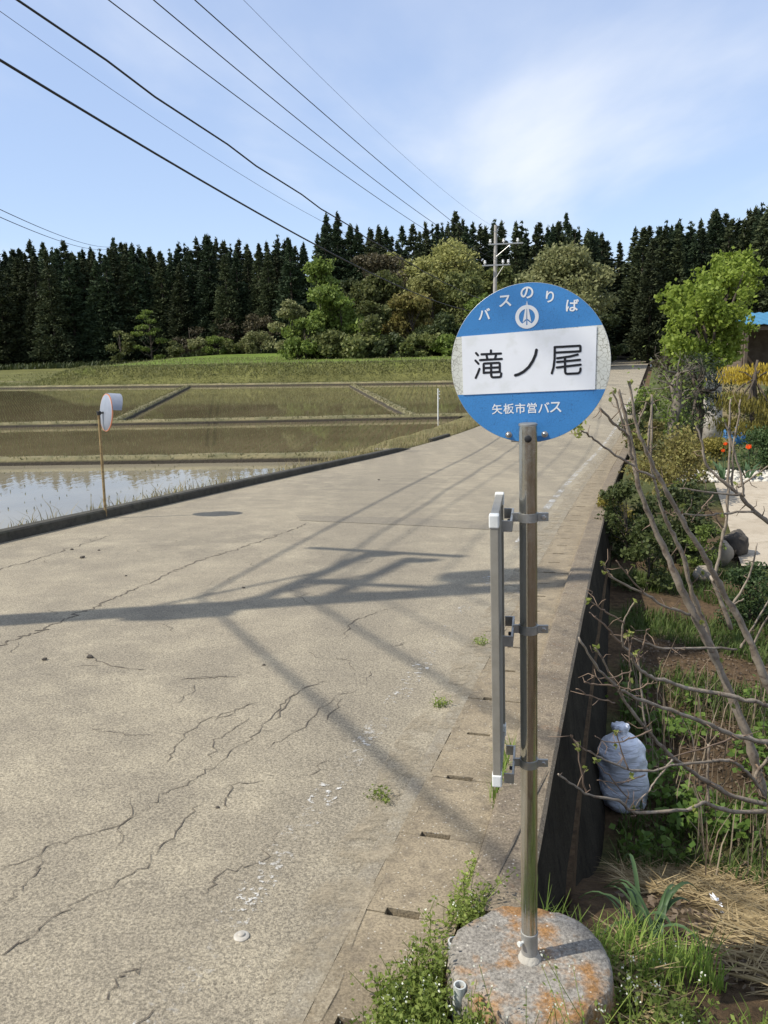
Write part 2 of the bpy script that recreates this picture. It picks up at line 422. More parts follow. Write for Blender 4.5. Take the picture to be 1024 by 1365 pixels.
CR_ = [z7([(0,600),(80,550),(180,480),(300,415),(350,360),(430,270)]), z7([(0,415),(90,380),(160,345),(270,315),(340,260),(400,230),(450,200),(540,130),(600,70),(630,35)]),
    z7([(0,495),(50,450),(95,395)]), z7([(360,185),(375,150),(430,100),(540,60)]), z7([(440,180),(460,140),(540,90)]), z7([(570,160),(650,110),(715,50)]),
    z7([(480,280),(500,235),(560,225)]), z7([(385,10),(440,4),(490,2)]), z7([(215,695),(265,645),(300,620)]), z7([(190,115),(250,125),(330,130)]), z7([(430,470),(470,430),(560,395),(600,330)]),
    z6([(400,440),(450,436),(520,432)]), z6([(755,350),(780,310),(830,290),(880,280)]), z6([(860,370),(900,355)]), z6([(600,529),(650,470),(720,440)]), z6([(470,529),(560,490)]), z6([(720,529),(745,480)]),
    z6([(190,380),(240,410),(320,418)]), z6([(330,145),(480,143)])]
for i, c in enumerate(CR_):
    obj('crack', ribbon(px_path(c), .0026 if i < 11 else .004, .003), M_crack, road)
obj('crack', ribbon(px_path(z6([(-60,392),(0,365),(80,335),(150,305),(230,270),(300,240),(370,207),(430,180),(500,158),(560,140),(620,118),(680,95)]), 14, .02), .008, .003), M_crack, road)
obj('crack', ribbon(px_path(z6([(-40,205),(60,180),(140,155),(250,120)]), 12, .02), .006, .003), M_crack, road)
for k in range(70):      # short hairlines scattered over the near carriageway
    s = rng.uniform(1.2, 14); t = rng.uniform(-6.3, -1.0); a = rng.uniform(0, math.pi); P = [RP(s, t)]
    for q in range(rng.integers(4, 12)):
        a += rng.normal(0, .5); P.append(P[-1]+np.array([math.cos(a), math.sin(a), 0])*rng.uniform(.02, .05))
    obj('crack', ribbon(P, .0022, .003), M_crack, road)
for pts in ([(395,687),(560,691),(700,700),(698,709),(560,701),(400,694)], [(500,597),(560,600),(556,603),(498,600)]):
    P = np.array([onroad(*p) for p in pts]); 
    for p in P: s, t = st_of(p[0], p[1]); p[2] = zr(s)+.004
    obj('asphalt_patch', (P, [tuple(range(len(P)))[::-1]]), M_patch, road)

def paint_mat(name, lo, hi):
    mt, nt, p = material(name); tc = N(nt, 'ShaderNodeTexCoord').outputs['Object']
    p.inputs['Base Color'].default_value = (.62,.60,.55,1); p.inputs['Roughness'].default_value = .8
    f = ramp(nt, noise_node(nt, 26, 6, .75, tc).outputs[0], lo, hi).outputs[0]
    big = ramp(nt, noise_node(nt, 2.2, 3, .6, tc).outputs[0], .42, .62).outputs[0]
    f = mixc(nt, 1, f, big, 'MULTIPLY')
    tr = N(nt, 'ShaderNodeBsdfTransparent'); mx = N(nt, 'ShaderNodeMixShader'); L(nt, f, mx.inputs[0]); L(nt, tr.outputs[0], mx.inputs[1]); L(nt, p.outputs[0], mx.inputs[2])
    L(nt, mx.outputs[0], nt.nodes['Material Output'].inputs[0]); return mt
obj('edge_line', strip(list(np.arange(.5, 9, .25)), [-1.16, -1.05], .004), paint_mat('worn_paint', .55, .62), road)
obj('edge_line', strip(list(np.arange(9, 60, .5)), [-1.13, -1.03], .004), paint_mat('worn_paint_far', .44, .56), road)

def sand_mat():
    mt, nt, p = material('sand_drift'); tc = N(nt, 'ShaderNodeTexCoord').outputs['Object']
    c = ramp(nt, noise_node(nt, 120, 3, .7, tc).outputs[0], .35, .65, (.24,.195,.13), (.40,.335,.23)).outputs[0]; L(nt, c, p.inputs['Base Color']); p.inputs['Roughness'].default_value = .95
    f = ramp(nt, noise_node(nt, 7, 8, .75, tc).outputs[0], .46, .62, (0,0,0), (.8,.8,.8)).outputs[0]
    tr = N(nt, 'ShaderNodeBsdfTransparent'); mx = N(nt, 'ShaderNodeMixShader'); L(nt, f, mx.inputs[0]); L(nt, tr.outputs[0], mx.inputs[1]); L(nt, p.outputs[0], mx.inputs[2])
    L(nt, mx.outputs[0], nt.nodes['Material Output'].inputs[0]); return mt
V = []; ss = list(np.arange(.5, 45, .12))
for s_ in ss: V += [RP(s_, -.93-.10*nz(s_*1.3, 2)-.05*nz(s_*5, 6), .0025), RP(s_, -.80, .0075), RP(s_, -.705+.04*nz(s_*2.5, 8), .0105)]
tag(obj('sand_drift', (V, [(i*3+j, i*3+j+1, i*3+j+4, i*3+j+3) for i in range(len(ss)-1) for j in (0, 1)]), sand_mat(), road), kind='stuff')
# concrete strip between asphalt and gutter, gutter with its cover slabs
tag(obj('gutter_edge_strip', strip(list(np.arange(-3, 60, .5)), [-.80, -.735], .006), M_edge), kind='structure')
gut = obj('gutter', strip(list(np.arange(-3, 60, .5)), [-.75, -.40], -.07), plain('gutter_dark', (.10,.082,.06), (.05,.04,.03), 8), None); tag(gut, kind='structure')
SL = .478
def slab_mesh(s0, s1):
    """cover slab with half a hand slot at either end"""
    ta, tb = -.732+float(rng.normal(0, .0025)), -.425; n0, n1, dp = -.655, -.545, .027; g = .0016
    pts = [(s0+g, ta), (s0+g, n0), (s0+dp, n0), (s0+dp, n1), (s0+g, n1), (s0+g, tb), (s1-g, tb), (s1-g, n1), (s1-.0016-dp*.2, n1), (s1-.0016-dp*.2, n0), (s1-g, n0), (s1-g, ta)]
    top = [RP(s, t, .008) for s, t in pts]; bot = [RP(s, t, -.06) for s, t in pts]; n = len(pts)
    F = [(0,1,10,11), (1,2,9,10), (2,3,8,9), (3,4,7,8), (4,5,6,7)]
    F = [(0,1,10,11), (2,3,8,9), (4,5,6,7), (1,2,9), (1,9,10), (3,4,7), (3,7,8)]
    F += [(i, i+n, (i+1) % n+n, (i+1) % n) for i in range(n)]
    return top+bot, F
k0 = -6
for k in range(k0, 84):
    s0 = 2.18+k*SL
    if s0 < -3: continue
    o = obj('cover_slab', slab_mesh(s0, s0+SL), M_slab, gut)
    o.location.z += float(rng.normal(0, .0015))

# retaining wall right of the gutter (battered garden side)
WT0, WT1 = -.415, -.215
sv = [2.20, 2.3, 2.45]+list(np.arange(2.6, 18, .3))+list(np.arange(18, 62, 1.0)); V = []; F = []
for s in sv:
    e = .012*nz(s*3, 1.1); h = .055+.004*nz(s*6, 7)-.03*sst(14, 20, s)
    zb = min(zr(s)-.25, -1.4) if s < 17 else zr(s)-.4
    bt = WT1+.27*min(1, (zr(s)-zb)/1.2)
    V += [RP(s, WT0, -.12), RP(s, WT0+.002*nz(s*9, 2), h-.012), RP(s, WT0+.015, h), RP(s, (WT0+WT1)/2, h+.004), RP(s, WT1-.015, h+.002*nz(s*8, 3)), RP(s, WT1+e*.3, h-.014), RP(s, WT1+.03+e, h-.22)]
    q = RP(s, bt); q[2] = zb; V.append(q)
n = 8
for i in range(len(sv)-1): F += [(i*n+j, i*n+j+1, (i+1)*n+j+1, (i+1)*n+j) for j in range(n-1)]
F += [tuple(range(n))[::-1], tuple((len(sv)-1)*n+j for j in range(n))]
wall = obj('retaining_wall', (V, [f[::-1] for f in F]), M_wall, autosmooth=True)
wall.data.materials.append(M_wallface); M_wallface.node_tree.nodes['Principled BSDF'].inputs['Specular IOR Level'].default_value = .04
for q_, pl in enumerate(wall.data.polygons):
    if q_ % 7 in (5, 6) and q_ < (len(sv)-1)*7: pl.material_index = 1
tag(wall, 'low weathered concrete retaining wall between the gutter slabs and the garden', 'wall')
obj('crack', ribbon(np.array([RP(2.35+.11*k, -.335+.012*k+.004*nz(k*1.0, 4)) for k in range(9)]), .003, .0625), M_crack, wall)

# kerb along the paddy side
sk = list(np.arange(-3, 25.5, .5)); V = []; F = []
for s in sk:
    e = .008*nz(s*2.2, .3); h = .125*(1-sst(23.5, 25.2, s))+.006*nz(s*1.3, 4)
    V += [RP(s, -6.76, -.06), RP(s, -6.765+e, h-.02), RP(s, -6.785+e, h), RP(s, -6.93+e, h), RP(s, -6.95+e, h-.02), RP(s, -6.96, -.5)]
n = 6
for i in range(len(sk)-1): F += [(i*n+j, i*n+j+1, (i+1)*n+j+1, (i+1)*n+j) for j in range(n-1)]
F += [tuple(range(n))[::-1], tuple((len(sk)-1)*n+j for j in range(n))]
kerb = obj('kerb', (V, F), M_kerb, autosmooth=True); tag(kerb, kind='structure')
kb = MB()
for s0 in (28.2, 29.1, 30.0):
    a_, b_ = RP(s0, -7.0, .02), RP(s0+.8, -7.0, .02); d_ = (b_-a_)/2; kb.add(*box_vf((a_+b_)/2, d_, np.array([d_[1], -d_[0], 0])/np.linalg.norm(d_)*.08, np.array([0, 0, .08])))
tag(obj('kerb', kb, M_kerb, bevel=.01), kind='structure')

# ------------------------------------------------------------------ paddies
def water_mat(name, col, sc, strg):
    mt, nt, p = material(name); tc = N(nt, 'ShaderNodeTexCoord').outputs['Object']
    c = ramp(nt, noise_node(nt, .25, 4, .6, tc).outputs[0], .35, .65, col, tuple(v*1.35 for v in col)).outputs[0]
    L(nt, c, p.inputs['Base Color']); p.inputs['Roughness'].default_value = .03; p.inputs['IOR'].default_value = 1.33; p.inputs['Specular IOR Level'].default_value = .5
    mp = N(nt, 'ShaderNodeMapping'); mp.inputs['Scale'].default_value = (1, .45, 1); L(nt, tc, mp.inputs[0])
    bump(nt, p, noise_node(nt, sc, 3, .5, mp.outputs[0]).outputs[0], strg, .01); return mt
M_water = water_mat('paddy_water', (.20,.175,.12), 3.5, .3)
M_water2 = water_mat('paddy_water_muddy', (.125,.10,.055), 6.0, .12)
def sheet(pts, z): return [(p[0], p[1], z) for p in pts], [tuple(range(len(pts)))]
def left_edge_x(y, t=-7.5):
    s = y/HD[1]
    for _ in range(8):
        p = s*HD+(t+dr(s))*PP; s += (y-p[1])/HD[1]
    return (s*HD+(t+dr(s))*PP)[0]
XL = -95
def paddy(name, yl, yh, mat, z=ZW):
    def edge(f):
        y = f(-5)
        for _ in range(6): x = left_edge_x(y); y = f(x)
        return x, y
    a, b = edge(yl), edge(yh)
    pts = [(XL, yl(XL)), a]+[(left_edge_x(y), y) for y in np.linspace(a[1], b[1], 10)[1:-1]]+[b, (XL, yh(XL))]
    o = obj(name, sheet(pts, z), mat); tag(o, kind='structure'); return o
paddy('paddy_water', lambda x: 1.0, dike_y1, M_water)
paddy('paddy_water', dike_y1, dike_y2, M_water2, ZW+.006)
paddy('paddy_water', dike_y2, lambda x: bank_line(x)+.6, M_water2, ZW+.012)

M_dike, nt, pb = material('dike_earth'); tc = N(nt, 'ShaderNodeTexCoord').outputs['Object']
c = ramp(nt, noise_node(nt, 1.2, 6, .7, tc).outputs[0], .35, .65, (.12,.115,.05), (.24,.20,.10)).outputs[0]
sp = N(nt, 'ShaderNodeSeparateXYZ'); L(nt, tc, sp.inputs[0]); wet_shade = N(nt, 'ShaderNodeMapRange'); L(nt, sp.outputs[2], wet_shade.inputs[0]); wet_shade.inputs[1].default_value = ZW+.10; wet_shade.inputs[2].default_value = ZW+.17   # waterlogged soil, with the thin shadow line at the waterline painted in
c = mixc(nt, wet_shade.outputs[0], (.035,.027,.016), c); L(nt, c, pb.inputs['Base Color']); pb.inputs['Roughness'].default_value = .9; bump(nt, pb, noise_node(nt, 12, 6, .7, tc).outputs[0], .9, .08)
def dike(P0, P1, w, h, n=60):
    P0 = np.array(P0); P1 = np.array(P1); d = (P1-P0); ln = np.linalg.norm(d); d = d/ln; sd = np.array([d[1], -d[0]]); V = []; F = []; m_ = 7
    for i in range(n+1):
        c = P0+d*ln*i/n+sd*.06*nz(i*.35, P0[0])
        for j, (o_, q) in enumerate(((-1, -.2), (-.8, .55), (-.45, .95), (0, 1.05), (.45, .95), (.8, .55), (1, -.2))):
            x, y = c+sd*w*o_*(1+.15*nz(i*.9, j*1.3)); V.append((x, y, ZW+h*q*(1+.25*nz(i*.6, j*.7, 2))))
    for i in range(n): F += [(i*m_+j, i*m_+j+1, (i+1)*m_+j+1, (i+1)*m_+j) for j in range(m_-1)]
    o = obj('dike', (V, [f[::-1] for f in F]), M_dike, smooth=True); tag(o, kind='structure'); return P0, P1
def dk(a, b, *k):
    A = onz(*a, ZW+.2); B = onz(*b, ZW+.2); return dike(A[:2], B[:2], *k)
def dx(f, x1): return (-95, f(-95)), (x1, f(x1))
DK = [dike(*dx(dike_y1, left_edge_x(dike_y1(-1))+.1), .40, .27, 150), dike(*dx(dike_y2, left_edge_x(dike_y2(3))), .38, .26, 150),
      dk((250, 514), (152, 561), .33, .26, 60), dk((470, 512), (552, 553), .33, .26, 60), dike(*dx(lambda x: bank_line(x)+.2, 9), .5, .26, 130), dk((-40, 507), (70, 511), .5, .26, 20)]

M_rice = leafmat('rice_leaf', (.10,.12,.045), (.15,.16,.06), .3)
def rice(name, rows, y0f, y1f, x0, x1, dx, dy, h, slope=0.0, skip=.05):
    C = []
    for x in np.arange(x0, x1, dx):
        ys = np.arange(y0f(x)+.7, y1f(x)-.7, dy); k = rng.uniform(size=len(ys)) > skip
        ys = ys[k]+rng.normal(0, .03, k.sum()); C.append(np.stack([x+slope*(ys-38)+rng.normal(0, .02, len(ys)), ys, np.full(len(ys), ZW-.02)], 1))
    C = np.concatenate(C); C = C[[left_edge_x(c[1]) > c[0]+.6 for c in C]] if len(C) < 9000 else C[C[:, 0] < np.interp(C[:, 1], np.arange(20, 100, 2), [left_edge_x(q)-.5 for q in np.arange(20, 100, 2)])]
    C = np.repeat(C, 2, 0); V, F = blades(C, rng.uniform(.5, 1.1, len(C))*h, .011, .45, .2)
    o = obj(name, (V, F), M_rice); tag(o, rows, 'rice', kind='stuff'); return o
rice('rice_seedlings', 'sparse rice seedlings in the nearest flooded paddy', lambda x: 12, dike_y1, -18, 1, .7, .45, .10, .1, .35)
rice('rice_seedlings', 'rows of rice seedlings in the narrow middle paddy', dike_y1, dike_y2, -30, 5, .34, .25, .125, .1)
rice('rice_seedlings', 'rows of rice seedlings in the wide far paddy', dike_y2, bank_line, -46, 9, .40, .36, .13, .06)

# grasses on verge, dikes, bank and field
M_dry = leafmat('dry_grass', (.26,.21,.10), (.36,.30,.15), .3)
M_grass = leafmat('green_grass', (.07,.12,.022), (.15,.20,.05), .4)
M_olive = leafmat('olive_grass', (.10,.115,.035), (.21,.20,.08), .35)
def on_verge(n, s0, s1, d0, d1):
    out = []
    while len(out) < n:
        s = rng.uniform(s0, s1); d = d0+(d1-d0)*rng.uniform()**1.6
        if nz(s*.8, 5.0)+nz(s*2.5, 2)*.5 < rng.uniform(-.35, .5): continue
        p = RP(s, -7.0-d); out.append((p[0], p[1], ground_z(s, -7.0-d)-.01))
    return np.array(out)
b = on_verge(5200, 4, 60, 0, 1.1); V, F = blades(b, rng.uniform(.08, .42, len(b))*rng.uniform(.5, 1, len(b)), .0065, .6, .5)
tag(obj('dry_grass', (V, F), M_dry), 'dry straw coloured grass growing behind the paddy kerb', 'grass', kind='stuff')
b = on_verge(2600, 4, 60, 0, 1.6); V, F = blades(b, rng.uniform(.06, .26, len(b)), .007, .6, .5)
tag(obj('verge_grass', (V, F), M_olive), 'green grass mixed along the verge behind the kerb', 'grass', kind='stuff')
bs = []
for (P0, P1) in DK:
    n = int(np.linalg.norm(P1-P0)*60); u = rng.uniform(size=n)[:, None]; d = (P1-P0)/np.linalg.norm(P1-P0); sd = np.array([d[1], -d[0]])
    q = P0+(P1-P0)*u+sd*(.02+rng.normal(0, .15, (n, 1))); bs.append(np.concatenate([q, np.full((n, 1), ZW+.2)], 1))
bs = np.concatenate(bs); V, F = blades(bs, rng.uniform(.05, .17, len(bs)), .016, .7, .4)
tag(obj('dike_grass', (V, F), leafmat('dike_grass', (.11,.12,.04), (.27,.24,.11), .3)), 'short olive grass on the earth dikes between the paddies', 'grass', kind='stuff')
bs = []
for k in range(26000):
    x = rng.uniform(-55, 9); y = bank_line(x)+rng.uniform(.2, 5.2 if rng.uniform() < .75 else 40); s, t = st_of(x, y)
    if t > -7.6: continue
    bs.append((x, y, ground_z(s, t)-.02))
bs = np.array(bs); V, F = blades(bs, rng.uniform(.08, .32, len(bs)), .035, .7, .4)
tag(obj('bank_grass', (V, F), M_olive), 'rough olive grass covering the bank beyond the paddies', 'grass', kind='stuff')

# ------------------------------------------------------------------ bus stop sign
M_steel = plain('stainless_pole', (.42,.41,.38), (.55,.54,.50), 5, .22, .9, spec=.5)
def pole_mat():
    mt, nt, p = material('aged_steel_pole'); tc = N(nt, 'ShaderNodeTexCoord').outputs['Object']
    mp = N(nt, 'ShaderNodeMapping'); mp.inputs['Scale'].default_value = (22, 22, 1.6); L(nt, tc, mp.inputs[0])
    c = ramp(nt, noise_node(nt, 1.2, 6, .65, mp.outputs[0]).outputs[0], .35, .68, (.62,.61,.57), (.45,.44,.39)).outputs[0]
    grn = ramp(nt, noise_node(nt, 2.2, 7, .7, mp.outputs[0]).outputs[0], .47, .62).outputs[0]
    # patchy green tint, stronger towards the right-hand side
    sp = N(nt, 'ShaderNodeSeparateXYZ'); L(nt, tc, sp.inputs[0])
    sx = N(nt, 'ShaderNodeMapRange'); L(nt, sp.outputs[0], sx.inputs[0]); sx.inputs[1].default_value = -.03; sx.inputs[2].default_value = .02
    grn = mixc(nt, 1, grn, sx.outputs[0], 'MULTIPLY')
    c = mixc(nt, grn, c, (.13,.145,.05))
    L(nt, c, p.inputs['Base Color']); p.inputs['Metallic'].default_value = .95
    rg = ramp(nt, noise_node(nt, 40, 5, .6, tc).outputs[0], .3, .7, (.10,)*3, (.26,)*3); L(nt, rg.outputs[0], p.inputs['Roughness'])
    bump(nt, p, noise_node(nt, 120, 3, .6, tc).outputs[0], .12, .002); return mt
M_pole = pole_mat()
M_galv = plain('galvanised_steel', (.30,.30,.28), (.44,.43,.40), 30, .42, .75, bs=.1)
M_bolt = plain('bolt_steel', (.45,.43,.40), None, rough=.35, metal=.9)
M_black = plain('black_rubber', (.02,.02,.02), rough=.5)
M_cap = plain('white_plastic', (.72,.72,.68), (.6,.6,.55), 30, .5)
M_alu = plain('aluminium_frame', (.27,.25,.205), (.35,.325,.27), 14, .5, .35)
M_back = plain('board_back', (.26,.25,.22), (.33,.31,.27), 10, .6, .2)
M_ink = plain('black_lettering', (.012,.012,.014), rough=.45)
M_whitepaint = plain('white_lettering', (.74,.75,.74), rough=.5)
def enamel(name, c1, c2, line, sc, lw=.012):
    mt, nt, p = material(name); tc = N(nt, 'ShaderNodeTexCoord').outputs['Object']
    c = ramp(nt, noise_node(nt, 9, 6, .65, tc).outputs[0], .35, .68, c1, c2).outputs[0]
    v = N(nt, 'ShaderNodeTexVoronoi', feature='DISTANCE_TO_EDGE'); v.inputs['Scale'].default_value = sc
    wn_ = N(nt, 'ShaderNodeMixRGB', blend_type='ADD'); wn_.inputs[0].default_value = .02; L(nt, tc, wn_.inputs[1]); L(nt, noise_node(nt, 40, 3, .6, tc).outputs[1], wn_.inputs[2])
    L(nt, wn_.outputs[0], v.inputs['Vector'])
    e = ramp(nt, v.outputs['Distance'], lw, lw*2.6, (1,1,1), (0,0,0)).outputs[0]
    e = mixc(nt, 1, e, ramp(nt, noise_node(nt, 14, 4, .6, tc).outputs[0], .3, .6, (.25,)*3, (1,)*3).outputs[0], 'MULTIPLY')
    c = mixc(nt, e, c, line); L(nt, c, p.inputs['Base Color']); p.inputs['Roughness'].default_value = .38; p.inputs['Specular IOR Level'].default_value = .45
    bump(nt, p, noise_node(nt, 90, 3, .6, tc).outputs[0], .05, .002); return mt
M_blue = enamel('blue_sheeting', (.045,.205,.47), (.055,.235,.53), (.035,.125,.27), 135, .012)
M_cream = enamel('cream_sheeting', (.60,.60,.52), (.66,.66,.59), (.30,.29,.23), 88, .022)
M_plate = plain('white_plate', (.80,.81,.82), (.76,.77,.78), 12, .42, c3=(.72,.73,.72), s3=26)
M_disc_back = plain('disc_back', (.4,.4,.4), rough=.5, metal=.6)

PB = onz(706, 1277, 0.0)                                 # foot of the pole, on the concrete
PT = aty(704, 566, PB[1])                                # top of the pole
UP = (PT-PB)/np.linalg.norm(PT-PB)
sign = thing('bus_stop_sign', 'round blue and white bus stop sign on a steel pole with concrete foot', 'bus stop sign', (PB[0], PB[1], -.13))
V, F = tube_vf([PB-UP*.02+UP*0, PB+(PT-PB)*.5, PT], .0215, 32)
pole = obj('pole', (V, F), M_pole, sign, autosmooth=True)
obj('pole_cap', lathe_vf(PT-UP*.002, UP, [(0, .0222), (.004, .0222), (.006, .019)], 32), M_galv, pole, autosmooth=True)
YAW = R_(13)
SX = np.array([math.cos(YAW), -math.sin(YAW), 0]); SX -= UP*(SX @ UP); SX /= np.linalg.norm(SX)
SN = np.cross(SX, UP)                                    # towards the viewer
DC = aty(706, 485, PB[1]+.034)
dep = (DC-CAM) @ _f; RD = 105.0/FPX*dep
def sgn(u, v, h=0.0): return DC+SX*u+UP*v+SN*h
KX = RD/412.0
def z1(x, y): return ((x-500)*KX*1.01, -(y-490)*KX)
disc = obj('disc', lathe_vf(DC-SN*.0035, SN, [(0, RD-.0015), (.0005, RD), (.003, RD), (.0035, RD-.0006)], 96), M_disc_back, sign, autosmooth=True)
def flat(pts, h, th=.0004):
    """flat plate lying on the disc: outline in sign coordinates"""
    n = len(pts); V = [sgn(u, v, h) for u, v in pts]+[sgn(u, v, h-th) for u, v in pts]
    return V, [tuple(range(n))]+[(i, i+n, (i+1) % n+n, (i+1) % n) for i in range(n)]
def circ_part(cond_lo, cond_hi, n=140):
    out = []
    for i in range(n):
        a = 2*math.pi*i/n; out.append((RD*.9965*math.cos(a), RD*.9965*math.sin(a)))
    return out
def clip(poly, nx, ny, c):                               # keep nx*u+ny*v <= c
    out = []
    for i in range(len(poly)):
        a, b = poly[i], poly[(i+1) % len(poly)]; da = nx*a[0]+ny*a[1]-c; db = nx*b[0]+ny*b[1]-c
        if da <= 0: out.append(a)
        if da*db < 0: t = da/(da-db); out.append((a[0]+(b[0]-a[0])*t, a[1]+(b[1]-a[1])*t))
    return out
def halfplane(p, q):                                     # line p->q, keeps what lies on its left
    (x0, y0), (x1, y1) = p, q; dx_, dy_ = x1-x0, y1-y0; nx, ny = dy_, -dx_; return nx, ny, nx*x0+ny*y0
circ = circ_part(0, 0)
top = clip(circ, *halfplane(z1(125, 338), z1(875, 305)))
bot = clip(circ, *halfplane(z1(890, 630), z1(112, 643)))
mid = clip(clip(circ, *halfplane(z1(875, 305), z1(125, 338))), *halfplane(z1(112, 643), z1(890, 630)))
tag(obj('sheeting', flat(top, .0006), M_blue, disc), 'crazed blue upper sheeting')
tag(obj('sheeting', flat(bot, .0006), M_blue, disc), 'crazed blue lower sheeting')
tag(obj('sheeting', flat(mid, .0005), M_cream, disc), 'crazed cream middle sheeting')
obj('name_plate', flat([z1(150, 336), z1(153, 643), z1(831, 630), z1(835, 311)], .0022, .0012), M_plate, disc)
LH = [.0026]
def stroke_vf(pts, w, h, ncap=7, th=.0004):
    """a pen stroke with round ends, one face, pts in sign coordinates"""
    P = np.array(pts, float); T = np.gradient(P, axis=0)
    if len(P) > 2:
        D = np.diff(P, axis=0); D /= np.linalg.norm(D, axis=1)[:, None]
        T[0] = D[0]; T[-1] = D[-1]
        for i in range(1, len(P)-1): T[i] = D[i-1]+D[i]
    T /= np.linalg.norm(T, axis=1)[:, None]; Nn = np.stack([-T[:, 1], T[:, 0]], 1); L_ = []; R2 = []
    for i in range(len(P)):
        k = 1.0
        if 0 < i < len(P)-1: k = 1/max(.55, abs(D[i] @ T[i]))
        L_.append(P[i]+Nn[i]*w*k); R2.append(P[i]-Nn[i]*w*k)
    V = []; n = len(P)
    for a in L_: V.append(sgn(a[0], a[1], h))
    for a in R2: V.append(sgn(a[0], a[1], h))
    F = [(i, n+i, n+i+1, i+1) for i in range(n-1)]
    for (c, t, nn, li, ri, sg_) in ((P[0], -T[0], Nn[0], 0, n, 1), (P[-1], T[-1], Nn[-1], n-1, 2*n-1, -1)):
        ids = [li]
        for k in range(1, ncap):
            a = math.pi*k/ncap; q = c+nn*w*math.cos(a)+t*w*math.sin(a); ids.append(len(V)); V.append(sgn(q[0], q[1], h))
        ids.append(ri); F.append(tuple(ids if sg_ > 0 else ids[::-1]))
    return V, F
def char(name, strokes, conv, w, mat, parent, label):
    mb = MB()
    for st in strokes:
        LH[0] += .00002; mb.add(*stroke_vf([conv(*p) for p in st], w, LH[0]))
    o = obj(name, mb, mat, parent); tag(o, label); return o
def z4(x, y): return z1((600+x/4.6545-580)*3.938, (430+y/4.6545-360)*3.938)
W4 = 7.0/4.6545*3.938*KX
char('character', [[(172,176),(184,190)], [(168,222),(186,242)], [(168,329),(182,300),(192,274)],
    [(264,163),(264,182)], [(206,185),(325,184)], [(236,190),(242,215)], [(296,188),(288,215)], [(196,220),(330,217)],
    [(218,300),(218,246),(222,242),(312,240),(317,244),(317,296)], [(220,270),(315,268)], [(218,299),(316,296)],
    [(264,242),(264,318),(268,326),(276,329),(316,328),(323,324),(326,306)]], z4, W4, M_ink, disc, 'black character on the name plate, first of three')
char('character', [[(540,170),(534,200),(518,236),(494,272),(462,300),(432,315),(412,320)]], z4, W4*1.25, M_ink, disc, 'black single stroke character in the middle of the name plate')
char('character', [[(648,157),(796,154),(800,158),(800,186)], [(650,190),(798,187)], [(649,160),(648,230),(642,280),(632,314)],
    [(784,206),(740,216),(664,224)], [(664,247),(798,238)], [(662,280),(802,267)], [(710,222),(711,308),(715,317),(724,320),(786,319),(796,315),(801,304),(802,290)]], z4, W4, M_ink, disc, 'black character on the name plate, last of three')
def text_vf(body, cx, cy, hgt, bold, rot=0, sx=1.0):
    cu = bpy.data.curves.new('text', 'FONT'); cu.body = body; cu.size = 1; cu.offset = bold; cu.resolution_u = 4; cu.align_x = 'CENTER'
    o = bpy.data.objects.new('text_tmp', cu); COL.objects.link(o); bpy.context.view_layer.update()
    me = bpy.data.meshes.new_from_object(o.evaluated_get(bpy.context.evaluated_depsgraph_get()))
    co = np.array([v.co[:] for v in me.vertices]); F = [tuple(p.vertices) for p in me.polygons]
    bpy.data.objects.remove(o); bpy.data.curves.remove(cu); bpy.data.meshes.remove(me)
    co[:, :2] -= (co[:, :2].max(0)+co[:, :2].min(0))/2; k = hgt/np.ptp(co[:, 1]); u = co[:, 0]*k*sx; v = co[:, 1]*k; c_, s_ = math.cos(rot), math.sin(rot)
    px, py = z1(cx, cy); return [sgn(px+a*c_-b*s_, py+a*s_+b*c_, .0013) for a, b in zip(u, v)], F
try:
    for ch, x, y, hh, rr in (('バ', 270, 226, 58, 2), ('ス', 377, 165, 58, 3), ('の', 488, 128, 60, 0), ('り', 603, 154, 58, -1), ('ば', 714, 202, 62, -3)):
        obj('letter', text_vf(ch, x, y, hh*KX, .020, R_(rr)), M_whitepaint, disc)
    for i, ch in enumerate('矢板市営バス'):
        obj('letter', text_vf(ch, 331+i*60.5, 722-i*.8, 55*KX, .012, R_(.8)), M_whitepaint, disc)
except Exception as e:
    print('text failed', e)
# emblem: ring with an upward arrow
ec = z1(488, 250); ro, ri = 60*KX, 41*KX; V = []; n = 48
for k in range(n):
    a = 2*math.pi*k/n; V.append(sgn(ec[0]+ro*math.cos(a), ec[1]+ro*math.sin(a), .0012))
for k in range(n):
    a = 2*math.pi*k/n; V.append(sgn(ec[0]+ri*math.cos(a), ec[1]+ri*math.sin(a), .0012))
emb = MB(); emb.add(V, [(k, (k+1) % n, n+(k+1) % n, n+k) for k in range(n)])
emb.add(*flat([z1(487, 168), z1(466, 277), z1(484, 259), z1(484, 292)][::1], .0014, .0001)); emb.add(*flat([z1(488.5, 168), z1(490, 292), z1(490, 259), z1(510, 277)], .0014, .0001))
emb.add(*flat([z1(462, 285), z1(455, 300), z1(484, 309), z1(484, 268)], .00145, .0001)); emb.add(*flat([z1(490, 268), z1(490, 309), z1(520, 300), z1(512, 285)], .00145, .0001))
obj('emblem', emb, M_whitepaint, disc)
obj('emblem_line', flat([z1(484.2, 262), z1(484.2, 312), z1(489.8, 312), z1(489.8, 262)], .0011, .0001), M_blue, disc)
